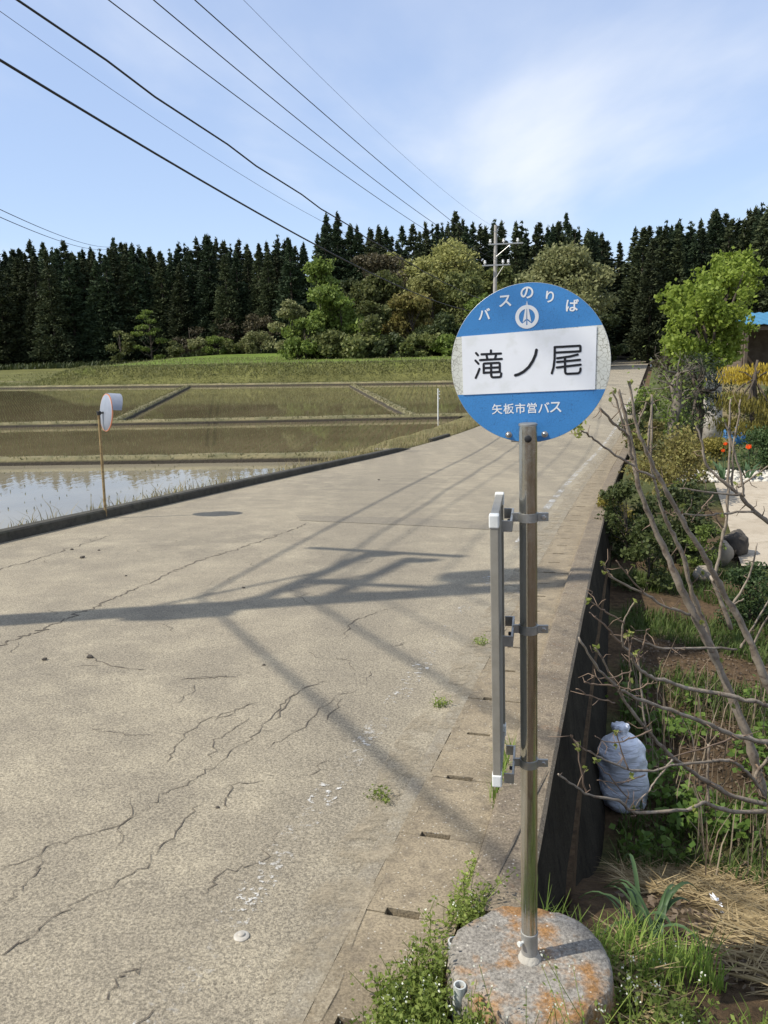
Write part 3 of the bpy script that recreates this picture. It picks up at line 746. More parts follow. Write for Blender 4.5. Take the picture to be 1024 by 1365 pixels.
# bracket plate behind the disc, bolts, cap bolt through the pole
b0 = z1(480, 880)
obj('sign_bracket', box_vf(sgn(b0[0]+.0, b0[1]+.004, -.009), SX*.036, UP*.014, SN*.004), M_galv, sign, bevel=.002)
for bx_ in (390, 578):
    u, v = z1(bx_, 860); bo = obj('bolt', lathe_vf(sgn(u, v, .0008), SN, [(0, .0078), (.0012, .0078), (.0013, .0052), (.0075, .0052), (.0085, .004)], 12), M_bolt, sign, autosmooth=True)
    obj('bolt_tip', lathe_vf(sgn(u, v, .009), SN, [(0, .003), (.005, .003), (.006, .002)], 10), M_galv, bo, autosmooth=True)
u, v = z1(482, 868); q = sgn(u, v, 0); q = PT-UP*((PT-q) @ UP); vd = CAM-q; vd -= UP*(vd @ UP); vd /= np.linalg.norm(vd)
obj('cap_bolt', lathe_vf(q+vd*.0205, vd, [(0, .0085), (.005, .0085), (.0065, .006)], 16), M_black, sign, autosmooth=True)

# clamps and the thin notice board beside the pole
def pole_at(y): 
    q = aty(706, y, PB[1]); return PB+UP*((q-PB) @ UP)
NB0 = aty(661, 690, PB[1]-.135); NB1 = aty(668.5, 655, PB[1]+.145)     # upper corners, near and far
bdir = NB1-NB0; bdir[2] = 0; bw = np.linalg.norm(bdir); bdir /= bw; bn = np.array([bdir[1], -bdir[0], 0])   # bn points right, to the pole
zt = (NB0[2]+NB1[2])/2; zb = aty(669, 1048, PB[1]-.135)[2]
bmid = (NB0+NB1)/2; bmid[2] = (zt+zb)/2; lean = UP*[1, 1, 0]*.0
Zv = UP
hh = (zt-zb)/2
nb = obj('notice_board', box_vf(bmid, bdir*(bw/2-.006), bn*.004, Zv*(hh-.006)), M_back, sign)
for sgn_ in (-1, 1):
    obj('frame', box_vf(bmid+bdir*sgn_*(bw/2-.006), bdir*.006, bn*.0095, Zv*(hh-.012)), M_alu, nb, bevel=.0015)
    obj('frame', box_vf(bmid+Zv*sgn_*(hh-.006), bdir*(bw/2-.012), bn*.0095, Zv*.006), M_alu, nb, bevel=.0015)
    for s2 in (-1, 1):
        obj('corner_cap', box_vf(bmid+bdir*sgn_*(bw/2-.011)+Zv*s2*(hh-.013), bdir*.0135, bn*.0115, Zv*.0155), M_cap, nb, bevel=.003)
for yc in (689, 838, 1016):
    c = pole_at(yc)
    cl = obj('clamp', lathe_vf(c-UP*.0105, UP, [(0, .0215), (0, .0238), (.021, .0238), (.021, .0215)], 32), M_galv, sign, autosmooth=True)
    rr = np.array([1.0, -.12, 0]); rr -= UP*(rr @ UP); rr /= np.linalg.norm(rr); ff = np.cross(UP, rr)
    obj('clamp_tab', box_vf(c+rr*.0345-ff*.002, rr*.0135, ff*.0028, UP*.0105), M_galv, cl, bevel=.001)
    obj('clamp_bolt', lathe_vf(c+rr*.036-ff*.0045, -ff, [(0, .006), (.004, .006), (.005, .0045)], 6), M_bolt, cl)
    bp = bmid+Zv*((c-bmid) @ Zv)+bn*.0135; mid_ = (c-rr*.024+bp)/2
    arm = MB(); a0 = c-rr*.0225; a1 = bp-bdir*0
    arm.add(*box_vf((a0+(a0-rr*.016))/2, rr*.009, ff*.003, UP*.0105))
    e = a0-rr*.016
    arm.add(*box_vf(e-UP*.006+ff*.0, rr*.0025, bdir*.075, UP*.013))
    for k in (-1, 1):
        w_ = (e-bp) @ bn; arm.add(*box_vf(e+bdir*.0725*k-bn*(w_/2)-UP*.006, bn*(max(w_, .02)/2), bdir*.0025, UP*.013))
    obj('bracket', arm, M_galv, cl)
    obj('bracket_bolt', lathe_vf(e-bdir*.025-UP*.004+bn*.0015, -bn, [(0, .005), (.010, .005), (.012, .0035)], 10), M_black, cl)
# concrete foot: a low weathered drum
cb = MB(); prof = [(0, .21), (.0, .224), (.02, .226), (.105, .221), (.122, .216), (.130, .207), (.131, .12), (.131, .0)]
V, F = lathe_vf((PB[0], PB[1], -.131), (0, 0, 1), prof, 64); V = np.array(V)
for i in range(len(V)):
    k = .007*nz(V[i][0]*14, V[i][1]*14, V[i][2]*14)+.003*nz(V[i][0]*50, V[i][1]*50, V[i][2]*50)
    d = V[i]-[PB[0], PB[1], -.131]; r = math.hypot(d[0], d[1]); 
    if r > .1: V[i][:2] += d[:2]/r*k*1.6
    V[i][2] += k*.4*(d[2] > .05)
obj('concrete_base', (V, F), M_base, sign, smooth=True)
M_grout = plain('pale_grout', (.42,.39,.33), (.30,.27,.22), 20, .95, bs=.5)
obj('grout_collar', lathe_vf(PB-UP*.004, UP, [(0, .034), (.006, .030), (.022, .0228)], 20), M_grout, sign, smooth=True)
obj('pole_sleeve', lathe_vf(PB, UP, [(0, .0222), (.075, .0222), (.078, .0235), (.083, .0235), (.084, .0216)], 32), plain('sleeve_paint', (.36,.35,.33), (.28,.27,.24), 18, .5, .3), sign, autosmooth=True)
q = PB+UP*.058; ld = np.array([-.85, -.5, 0])
obj('set_screw', lathe_vf(q+ld*.02, ld, [(0, .004), (.012, .004), (.012, .007), (.018, .007)], 10), M_cap, sign)

# ------------------------------------------------------------------ cut pipes, road stud
M_pvc = plain('grey_pvc', (.52,.53,.50), (.40,.41,.38), 18, .5, c3=(.24,.24,.18), s3=30)
def pvc(px, py, ztop, lean, label):
    c = onz(px, py, ztop); top_ = np.array(c); bot_ = top_+np.array([lean[0], lean[1], -.24])
    ax = (top_-bot_)/np.linalg.norm(top_-bot_)
    o = obj('cut_pipe', lathe_vf(bot_, ax, [(0, .0165), (np.linalg.norm(top_-bot_), .0165), (np.linalg.norm(top_-bot_), .0125), (.12, .0125)], 20), M_pvc, autosmooth=True)
    tag(o, label, 'pipe', 'cut pipes beside the concrete foot')
pvc(605, 1254, -.035, (.0, .015), 'short grey plastic pipe stub among weeds, the farther of two beside the concrete foot')
pvc(613, 1313, .005, (-.012, 0), 'pale grey plastic pipe stub nearest the camera, left of the concrete foot')
c = onroad(322, 1249)
tag(obj('road_stud', lathe_vf(c+[0, 0, .001], (0, -.0, 1), [(0, .024), (.003, .0235), (.006, .018), (.0062, .012), (.011, .010), (.013, .006)], 28), plain('stud_metal', (.50,.47,.40), (.38,.34,.28), 60, .6, .2), autosmooth=True),
    'small round pale survey stud set in the asphalt near the gutter', 'road stud')

# ------------------------------------------------------------------ traffic mirror beside the paddy kerb
mb_ = RP(9.55, -6.985); MBASE = np.array([mb_[0], mb_[1], zr(9.55)-.1]); YM = MBASE[1]
mir = thing('traffic_mirror', 'round convex traffic mirror seen from behind on a thin rusty pole by the paddy', 'traffic mirror', MBASE)
mt_ = aty(131.5, 548, YM); foot = aty(139.5, 678, YM); foot[2] -= .25
M_rust = plain('rusty_orange_pole', (.26,.17,.07), (.36,.27,.13), 9, .7, .2, c3=(.16,.10,.05), s3=30)
obj('pole', tube_vf([foot, (foot+mt_)/2, mt_], .0185, 12), M_rust, mir, autosmooth=True)
mc = aty(141, 550, YM+.02); az = R_(54); MN = np.array([math.sin(az)*.99, math.cos(az)*.99, -.12]); MN /= np.linalg.norm(MN)
M_mback = plain('grey_mirror_back', (.27,.29,.33), (.23,.25,.29), 12, .45, .1)
M_orange = plain('orange_rim', (.62,.22,.10), (.55,.25,.15), 12, .5)
M_mglass = plain('mirror_glass', (.8,.82,.84), rough=.04, metal=1)
RMR = .245
bk = obj('back_shell', lathe_vf(mc, MN, [(-.03, .0), (-.03, .05), (-.022, .15), (-.004, RMR-.01), (.004, RMR)], 40), M_mback, mir, autosmooth=True)
obj('rim', lathe_vf(mc, MN, [(.001, RMR-.004), (.001, RMR+.006), (.016, RMR+.006), (.016, RMR-.006)], 40), M_orange, mir, autosmooth=True)
obj('mirror_face', lathe_vf(mc, MN, [(.006, RMR-.004), (.022, RMR-.02), (.036, .14), (.042, .0)], 40), M_mglass, mir, autosmooth=True)
# visor over the upper half
u0 = np.cross(MN, [0, 0, 1]); u0 /= np.linalg.norm(u0); w0 = np.cross(u0, MN); V = []; n = 18
for k in range(n+1):
    a = math.pi*(.06+.88*k/n); d = math.cos(a)*u0+math.sin(a)*w0; dp = .11+.07*math.sin(a)
    for rr_, q in ((RMR+.013, .01), (RMR+.016, dp), (RMR+.018, dp), (RMR+.016, .01)): V.append(mc+d*rr_+MN*q)
F = [(k*4+j, k*4+(j+1) % 4, (k+1)*4+(j+1) % 4, (k+1)*4+j) for k in range(n) for j in range(4)]
obj('visor', (V, F), M_mback, mir, autosmooth=True)
obj('bracket', tube_vf([mt_-[0, 0, .03], mt_*.5+(mc-MN*.035)*.5-[0, 0, .015], mc-MN*.032], .013, 8), M_black, mir)
obj('pole_clamp', lathe_vf(mt_-np.array([0, 0, .05]), (0, 0, 1), [(0, .02), (0, .028), (.05, .028), (.05, .02)], 12), M_black, mir)

# slender white post in the corner of the far paddy
c = onz(584, 556, ZW+.15); wp = thing('marker_post', 'slender white post standing on the dike left of the sign', 'post', c)
obj('post', tube_vf([c-[0, 0, .2], c+[.02, 0, 1.45]], .035, 8), M_cap, wp)
for z_ in (.95, 1.15, 1.3): obj('peg', box_vf(c+[.07, 0, z_], [.045, 0, 0], [0, .02, 0], [0, 0, .025]), M_cap, wp)
c = RP(112, -.35); wp = thing('marker_post', 'white roadside post where the road enters the forest shade', 'post', c)
obj('post', box_vf(c+[0, 0, .5], [.07, 0, 0], [0, .07, 0], [0, 0, .6]), M_cap, wp, bevel=.02)
obj('reflector', box_vf(c+[0, -.075, .92], [.05, 0, 0], [0, .006, 0], [0, 0, .07]), M_orange, wp)

# ------------------------------------------------------------------ utility poles and cables
M_cpole = plain('grey_concrete_pole', (.30,.28,.25), (.40,.38,.34), 3, .9, bs=.2)
M_ins = plain('white_porcelain', (.8,.79,.76), rough=.25)
M_cable = plain('black_cable', (.012,.012,.013), rough=.6)
M_trafo = plain('grey_transformer', (.33,.34,.34), (.28,.29,.29), 6, .5, .2)
def insul(p, k=1.0): return lathe_vf(p, (0, 0, 1), [(0, .03*k), (.06*k, .03*k), (.07*k, .075*k), (.12*k, .085*k), (.15*k, .05*k), (.2*k, .07*k), (.24*k, .05*k)], 10)
def crossarm(parent, c, d, l0, l1, ins, brace=True, k=1.0):
    d = np.array(d, float); d /= np.linalg.norm(d); sd = np.array([-d[1], d[0], 0])
    o = obj('crossarm', box_vf(c+d*(l0+l1)/2+sd*.16, d*(l1-l0)/2, sd*.045*k, np.array([0, 0, .05*k])), M_galv, parent)
    for q in ins: obj('insulator', insul(c+d*q+sd*.16+[0, 0, .05*k], 1.3*k), M_ins, o)
    if brace: obj('brace', tube_vf([c+sd*.15-[0, 0, .9], c+d*(l1*.55)+sd*.15-[0, 0, .04]], .025*k, 6), M_galv, o)
    return o
# far pole behind the sign
FT = at(661, 300, 62); FB = np.array([FT[0]-.15, FT[1]-.2, zr(60)-.1])
fp = thing('utility_pole', 'concrete utility pole with two crossarms rising behind the round sign', 'utility pole', FB)
obj('pole', tube_vf([FB-[0, 0, .3], (FB+FT)/2, FT], [.19, .155, .12], 16), M_cpole, fp, autosmooth=True)
ca1 = at(661.5, 325, 62); ca2 = at(661.5, 353, 62); xd = np.array([1.0, -.2, 0])
crossarm(fp, ca1, xd, -.6, 2.0, (-.45, .55, 1.6)); crossarm(fp, ca2, xd, -1.05, 1.05, (-.85, .5, .9))
for z_ in (.5, 1.4, 2.3, 3.0): obj('band', lathe_vf(FT-[0, 0, z_], (FT-FB), [(0, .125), (0, .15), (.07, .15), (.07, .125)], 12), M_galv, fp)
# two smaller poles further along the road
for (x, yt, yb_, D, lab) in ((792, 390, 470, 112, 'grey utility pole with white fittings just right of the sign disc'), (823, 405, 470, 150, 'thin utility pole in the dark gap of the forest')):
    t_ = at(x, yt, D); b_ = np.array([t_[0], t_[1], zr(D)-.3]); p_ = thing('utility_pole', lab, 'utility pole', b_)
    obj('pole', tube_vf([b_, t_], [.17, .12], 12), M_cpole, p_, autosmooth=True)
    for dz, w_ in ((.9, 1.1), (1.7, .9)): crossarm(p_, t_-[0, 0, dz], (1, -.15, 0), -w_, w_, (-.7*w_, .3*w_, .8*w_), False, 1.3)
    obj('cable_box', box_vf(t_-[-.35, 0, 2.3], [.3, 0, 0], [0, .15, 0], [0, 0, .12]), M_cap, p_)
# near pole: stands left of the frame, its shadow lies across the road
NPx, NPy = -7.35, 4.75; nb0 = np.array([NPx, NPy, gz(NPx, NPy)-.1]); nt0 = np.array([NPx+.05, NPy-.12, 11.0])
npole = thing('utility_pole', 'near concrete utility pole with crossarms and transformer casting its shadow across the road', 'utility pole', nb0)
obj('pole', tube_vf([nb0, (nb0+nt0)/2, nt0], [.21, .17, .13], 20), M_cpole, npole, autosmooth=True)
rd = np.array([.36, .93, 0])
crossarm(npole, np.array([NPx, NPy, 8.55]), (1, -.25, 0), -1.0, 1.0, (-.75, .1, .7)); crossarm(npole, np.array([NPx, NPy, 10.4]), (1, -.25, 0), -.9, .9, (-.7, 0, .7))
crossarm(npole, np.array([NPx, NPy, 7.3]), rd, -.2, 2.1, (.6, 1.9)); crossarm(npole, np.array([NPx, NPy, 8.0]), rd, -.3, 1.6, (1.4,))
crossarm(npole, np.array([NPx, NPy, 7.3])+rd*2.0, (1, -.35, 0), -.9, .8, (), False)
obj('transformer', lathe_vf(np.array([NPx+.15, NPy+.42, 8.9]), (0, 0, 1), [(0, .2), (.03, .27), (.75, .27), (.8, .2), (.84, .1)], 20), M_trafo, npole, autosmooth=True)
obj('cable_box', box_vf((NPx+.2, NPy-.2, 6.3), [.16, 0, 0], [0, .12, 0], [0, 0, .3]), M_trafo, npole, bevel=.02)
obj('cable_box', box_vf((NPx+.1, NPy-.2, 4.6), [.13, 0, 0], [0, .1, 0], [0, 0, .22]), M_trafo, npole, bevel=.02)
# back pole, behind the camera to the right
BPx, BPy = 11.5, -26.0; bb = np.array([BPx, BPy, -.6]); bp_ = thing('utility_pole', 'concrete utility pole standing behind the viewpoint', 'utility pole', bb)
obj('pole', tube_vf([bb, bb+[0, 0, 11.5]], [.2, .13], 12), M_cpole, bp_); crossarm(bp_, bb+[0, 0, 10.5], (.85, .52, 0), -1, 1, (-.8, .1, .8))
def cat_(A, B, sag, n=40):
    u = np.linspace(0, 1, n)[:, None]; P = A+(B-A)*u; P[:, 2] -= (sag*4*u*(1-u))[:, 0]; return P
WIRES = [((659, 418), 0, 6.701, 1.172, .021, 'thick black cable, the lowest of the bundle crossing the upper left sky'),
    ((660, 405), 0, 7.563, .796, .019, 'wavy black cable with a lashed line, second from the left at the top'),
    ((660, 330), 0, 7.635, 2.855, .004, 'hair thin wire crossing the left sky between two black cables'),
    ((646, 350), -.7, 8.786, .653, .0115, 'dark power wire, leftmost of the three parallel wires to the far crossarm'),
    ((670, 350), .1, 8.827, .863, .0115, 'dark power wire, middle of the three parallel wires to the far crossarm'),
    ((677, 349), .7, 8.669, .473, .0115, 'dark power wire, rightmost of the three parallel wires to the far crossarm'),
    ((689, 318), 0, 10.62, 1.273, .004, 'faint thin wire, rightmost line in the sky')]
for (fpx, off, zn, sag, r_, lab) in WIRES:
    A = np.array([-7.5+off, 5-.3*off, zn]); B = at(*fpx, 62); mb2 = MB()
    P = cat_(A, B, sag)
    if 'wavy' in lab: P[:, 2] += .03*np.sin(np.arange(len(P))*2.1)
    if 'faint' in lab or 'hair' in lab: r_ = .0045
    mb2.add(*tube_vf(P, r_, 6)); Bk = np.array([BPx+off*.8, BPy+off*.5, zn+.3]); mb2.add(*tube_vf(cat_(A, Bk, .7, 24), r_*(1.1 if r_ > .015 else 1), 6))
    tag(obj('overhead_cable', mb2, M_cable, smooth=True), lab, 'cable', 'cables strung along the road')
for (a, b, lab) in (((-60, 250), (156, 328), 'upper of two dark cables low in the far left sky'), ((-60, 262), (150, 331), 'lower of two dark cables low in the far left sky')):
    A = at(*a, 30); B = at(*b, 120); tag(obj('overhead_cable', tube_vf(cat_(A, B, .8), .018, 6), M_cable), lab, 'cable', 'cables running to the left forest')

# ------------------------------------------------------------------ trees: generators
M_bark = plain('dark_bark', (.055,.042,.03), (.10,.08,.06), 4, .95, bs=.6, bscale=20, bd=.03)
M_bark_grey = plain('grey_bark', (.17,.15,.125), (.28,.25,.21), 5, .9, bs=.5, bscale=18, bd=.02)
M_cedar = leafmat('cedar_foliage', (.018,.032,.015), (.052,.074,.032), .15, .8, .3)
M_cedar2 = leafmat('cedar_foliage_olive', (.025,.036,.015), (.068,.08,.032), .15, .8, .3)
def cedar_mesh(seed, H=20.0, R=2.9, nb=150, per=34, low=.1, power=.75):
    r = np.random.default_rng(seed); C = []; U = []; W = []; per0 = per
    for b in range(nb):
        h = low+(1-low)*r.uniform()
        rad = R*min(1.0, (1-h)*1.12)**power*(.8+.3*r.uniform())*(.8 if h < .12 else 1)+.10; a = r.uniform(0, 2*math.pi); d = np.array([math.cos(a), math.sin(a), 0]); per = int(7+per0*1.05*(rad/R)**1.2)
        u = r.uniform(.15, 1, per)**.7; spread = .10*rad+.06
        c = d*(u*rad)[:, None]+np.array([0, 0, 1])*(h*H + rad*.22*u - .30*rad*u**2)[:, None]+r.normal(0, spread, (per, 3))*[1, 1, .75]
        C.append(c); out = d+r.normal(0, .45, (per, 3)); out[:, 2] += .15; out /= np.linalg.norm(out, axis=1)[:, None]
        U.append(out*r.uniform(.18, .42, per)[:, None]); q = np.cross(out, r.normal(size=(per, 3))); q /= np.linalg.norm(q, axis=1)[:, None]; W.append(q*r.uniform(.08, .16, per)[:, None])
    k = 12; hz = r.uniform(.95, 1.02, k); C.append(np.stack([r.normal(0, .12, k), r.normal(0, .12, k), hz*H], 1)); o = r.normal(0, .5, (k, 3)); o[:, 2] = 1; o /= np.linalg.norm(o, axis=1)[:, None]
    U.append(o*.36); q = np.cross(o, r.normal(size=(k, 3))); q /= np.linalg.norm(q, axis=1)[:, None]; W.append(q*.12)
    return quads_at(np.concatenate(C), np.concatenate(U), np.concatenate(W))
def make_cedar(seed, mat, label, group, **k):
    H = k.get('H', 20.0); t = thing('cedar_tree', label, 'tree', (0, 0, 0), group)
    obj('trunk', tube_vf([(0, 0, -.5), (.05, 0, H*.5), (0, 0, H*.97)], [.3, .19, .03], 8), M_bark, t, smooth=True)
    obj('crown', cedar_mesh(seed, **k), mat, t); return t
CEDARS = [make_cedar(100+i, M_cedar if i % 2 == 0 else M_cedar2, 'x', 'x', R=3.5+.3*(i % 3), low=.02+.03*(i % 3), nb=230+8*i, per=60, power=.85) for i in range(6)]
_used = set()
def put_cedar(px, ytop, D, zb, label, group, kw=1.0):
    i = int(rng.integers(0, 6)); T = at(px, ytop, D); H = T[2]-zb; p = (T[0], T[1], zb); sc = H/20.0; w = sc*kw*rng.uniform(.85, 1.15)
    rz = rng.uniform(0, 6.28)
    if i not in _used:
        _used.add(i); o = CEDARS[i]; o.location = p; o.scale = (w, w, sc); o.rotation_euler = (0, 0, rz); o['label'] = label; o['group'] = group
    else: copy_thing(CEDARS[i], p, (w, w, sc), rz, label, group)
LG = ('dark cedar in the forest wall beyond the paddies at left', 'cedars of the left forest')
def prof_left(x): return float(np.interp(x, [-60, 0, 60, 130, 160, 230, 275, 330, 380, 400, 440, 470], [330, 338, 330, 336, 326, 334, 324, 330, 322, 308, 296, 300]))
for row, (D, dpx, dy_) in enumerate(((158, 13.0, 8), (166, 12.0, 0), (176, 13.0, -2))):
    for x in np.arange(-45+row*5, 392, dpx):
        xx = x+rng.normal(0, 2.5); D_ = D+rng.normal(0, 2.5); P = at(xx, 460, D_)
        put_cedar(xx, prof_left(xx)+dy_+rng.normal(0, 5)+(4 if row == 0 else 0), D_, gz(P[0], P[1])-.2, *LG, kw=1.05)
CG = ('dark cedar rising behind the pale green broadleaf trees', 'cedars of the middle forest')
for row, (D, dpx) in enumerate(((150, 15.0), (162, 14.0))):
    for x in np.arange(388+row*7, 835, dpx):
        xx = x+rng.normal(0, 3); yt = float(np.interp(xx, [385, 410, 440, 480, 520, 560, 610, 660, 710, 755, 790, 822, 835], [318, 322, 292, 300, 303, 298, 292, 296, 298, 294, 308, 312, 330]))+abs(rng.normal(0, 7))
        P = at(xx, 460, D); put_cedar(xx, yt, D+rng.normal(0, 2), zr(150)-.5 if xx > 640 else -.5, *CG)
for x, yt, lb in ((435, 286, 'tall pointed cedar, left one of the pair above the grove'), (450, 286, 'tall pointed cedar, right one of the pair above the grove'), (755, 286, 'tall pointed cedar rising directly above the willow'), (607, 283, 'tall pointed cedar left of the far utility pole'), (276, 314, 'cedar standing out above the left forest skyline')):
    P = at(x, 460, 156); put_cedar(x, yt, 156, -.5, lb, CG[1] if x > 300 else LG[1], kw=.9)
RG = ('dark cedar in the tall forest edge right of the road', 'cedars right of the road')
for row, (D, dpx) in enumerate(((118, 17.0), (128, 16.0), (140, 15.0))):
    for x in np.arange(872-row*12, 1080, dpx):
        xx = x+rng.normal(0, 3); yt = float(np.interp(xx, [835, 850, 862, 875, 895, 920, 940, 958, 975, 1000, 1024, 1080], [318, 300, 297, 303, 291, 300, 292, 274, 290, 282, 266, 268]))+abs(rng.normal(0, 6))+(10 if row == 0 else 0)
        put_cedar(xx, yt, D+rng.normal(0, 2), zr(D)+.2, *RG, kw=1.15)
for s, t, yt in ((150, 3.6, 300), (158, 4.2, 300), (168, 3.8, 305), (180, 4.2, 305), (150, -11, 312), (160, -11, 310), (172, -11, 318), (186, -11, 330), (236, -7, 352), (240, -3.5, 355), (244, .5, 340), (140, -12.5, 308), (206, -11.2, 338), (224, -11, 345), (196, 4, 318), (214, 4, 326), (116, -11.5, 345), (121, -10.2, 335), (127, -11, 330), (132, -9.8, 322), (138, -9.4, 318), (144, -9.2, 314), (124, -14, 330), (134, -13, 318)):
    p = RP(s, t); d = p-CAM; D = d @ _f; x = 512+FPX*(d @ CR)/D; put_cedar(x, yt, D, p[2]-.3, 'dark cedar standing close beside the road in the forest gap', 'cedars along the shaded road', kw=1.1)

def broad(name, label, px, ytop, D, zb, width, leafc, nleaf=5200, leaf=.17, squash=1.0, lobes=14, barkm=None, group=None, low=.12, cat='tree', gaps=.55, seed=None, flat_=0):
    """broadleaf tree: trunk, limbs to every lobe, leaf clumps through the lobes"""
    r = np.random.default_rng(seed if seed is not None else int(px*7+ytop)); T = at(px, ytop, D); base = np.array([T[0], T[1], zb]); H = T[2]-zb; R = width/2
    t = thing(name, label, cat, base, group); Lb = []; limbs = MB()
    limbs.add(*tube_vf([base-[0, 0, .4], base+[R*.05, 0, H*.35], base+[0, R*.05, H*.75]], [max(.05, H*.018), H*.012, H*.004], 7))
    for k in range(lobes):
        hh_ = low+(1-low)*r.uniform()**.8; prof_ = math.sin(math.pi*min(.97, max(.06, (hh_-low*.6)/(1.02-low*.6)))**.8)**.6
        a = r.uniform(0, 2*math.pi); rr = R*prof_*r.uniform(.25, .85); c = base+np.array([math.cos(a)*rr, math.sin(a)*rr, H*hh_*.93]); sz = R*r.uniform(.24, .42)*(.75+.25*prof_)
        c[2] = min(c[2], base[2]+H-sz*.55*squash); Lb.append((c, sz))
        st_ = base+np.array([0, 0, H*hh_*.5]); m_ = (st_+c)/2+np.array([0, 0, -.05*H]); limbs.add(*tube_vf([st_, m_, c+r.normal(0, .1*sz, 3)], [H*.007, H*.005, H*.002], 5, False))
        for q in range(3):
            e = c+r.normal(0, .55*sz, 3); limbs.add(*tube_vf([m_*.3+c*.7, e], [H*.003, H*.001], 4, False))
    C = []; per = nleaf//lobes
    for c, sz in Lb:
        d = r.normal(size=(per, 3)); d /= np.linalg.norm(d, axis=1)[:, None]; q = r.uniform(.25, 1.08, per)**.6
        # tufts inside the lobe
        nt_ = 16; tc = r.normal(size=(nt_, 3)); tc /= np.linalg.norm(tc, axis=1)[:, None]; tc *= r.uniform(.35, 1, nt_)[:, None]; pk = r.integers(0, nt_, per)
        off = np.where((r.uniform(size=per) < gaps)[:, None], tc[pk]+r.normal(0, .17, (per, 3)), d*q[:, None]); off[:, 2] *= .72*squash
        C.append(c+off*sz*1.12)
    C = np.concatenate(C); C = C[C[:, 2] > zb+.05]; n = len(C); u = r.normal(size=(n, 3)); u[:, 2] *= (.35 if flat_ else 1); u /= np.linalg.norm(u, axis=1)[:, None]
    w = np.cross(u, r.normal(size=(n, 3))); w /= np.linalg.norm(w, axis=1)[:, None]; k = (leaf*r.uniform(.6, 1.3, n))[:, None]
    obj('trunk', limbs, barkm or M_bark, t, smooth=True); obj('crown', quads_at(C, u*k, w*k*.6), leafc, t); return t
LM = {k: leafmat('leaf_'+k, a, b_, tr) for k, a, b_, tr in (('spring', (.115,.165,.03), (.22,.28,.065), .38), ('yellowgreen', (.23,.235,.075), (.37,.36,.125), .38), ('olive', (.085,.105,.032), (.185,.195,.065), .35),
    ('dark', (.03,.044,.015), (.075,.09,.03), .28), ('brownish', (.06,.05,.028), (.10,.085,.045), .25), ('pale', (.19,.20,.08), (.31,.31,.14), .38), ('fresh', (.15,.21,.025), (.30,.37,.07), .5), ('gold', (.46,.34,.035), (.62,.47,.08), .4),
    ('goldolive', (.16,.14,.03), (.26,.22,.05), .35), ('hedge', (.045,.065,.018), (.11,.13,.04), .35), ('redolive', (.15,.12,.04), (.23,.215,.065), .38), ('conifer', (.03,.06,.018), (.075,.11,.035), .2), ('pine', (.02,.035,.018), (.055,.07,.035), .2))}
fz = lambda px, D: (lambda P: gz(P[0], P[1])-.1)(at(px, 460, D))
G1 = 'broadleaf trees on the far bank'
broad('broadleaf_tree', 'fresh green layered tree at the left end of the grove', 425, 345, 104, fz(425, 104), 9.5, LM['spring'], 11050, .24, .8, 22, group=G1, low=.05)
broad('broadleaf_tree', 'small pale green tree at the outer left edge of the grove', 388, 395, 103, fz(388, 103), 6.0, LM['pale'], 4420, .24, .8, 12, group=G1, low=.05)
broad('broadleaf_tree', 'olive green tree in the middle of the grove', 505, 355, 108, fz(505, 108), 9, LM['olive'], 10200, .24, .9, 20, group=G1, low=.03)
broad('broadleaf_tree', 'brownish tree with sparse new leaves behind the middle of the grove', 500, 322, 116, fz(500, 116), 10, LM['brownish'], 6460, .24, .9, 18, group=G1, low=.3)
broad('broadleaf_tree', 'pale yellow green tree, tallest crown in the grove', 536, 304, 124, fz(536, 124), 8.5, LM['yellowgreen'], 7140, .24, .9, 12, group=G1, low=.5)
broad('broadleaf_tree', 'broad yellow green tree left of the far utility pole', 600, 318, 116, fz(600, 116), 13.5, LM['yellowgreen'], 11900, .24, .9, 22, group=G1, low=.35)
broad('broadleaf_tree', 'dense green tree directly left of the sign disc', 615, 362, 108, fz(615, 108), 10, LM['olive'], 11050, .24, .9, 22, group=G1, low=.03)
broad('broadleaf_tree', 'darker tree with ochre leaves at the foot of the grove', 548, 388, 104, fz(548, 104), 9, LM['redolive'], 7140, .24, .9, 18, group=G1, low=.03)
broad('broadleaf_tree', 'dark undergrowth tree at the right foot of the grove', 590, 418, 102, fz(590, 102), 8, LM['dark'], 7650, .24, .9, 14, group=G1, low=.0)
broad('broadleaf_tree', 'dark tree in the shade between the two green crowns', 465, 372, 112, fz(465, 112), 9, LM['dark'], 8500, .24, .9, 18, group=G1, low=.03)
broad('willow_tree', 'large rounded pale willow right of the far utility pole', 752, 320, 100, zr(100)-.3, 12.2, LM['pale'], 17850, .24, .95, 30, group=G1, low=.28, gaps=.35)
broad('broadleaf_tree', 'dull green tree filling the gap behind the far utility pole', 668, 345, 112, zr(100), 8, LM['olive'], 7650, .24, .9, 16, group=G1, low=.1)
broad('broadleaf_tree', 'dark green tree under the willow behind the sign', 730, 400, 104, zr(100)-.3, 12, LM['dark'], 8500, .24, .8, 16, group=G1, low=.02)
broad('broadleaf_tree', 'dark tree at the roadside below the willow', 800, 415, 108, zr(108)-.3, 7, LM['dark'], 5950, .24, .8, 12, group=G1, low=.02)
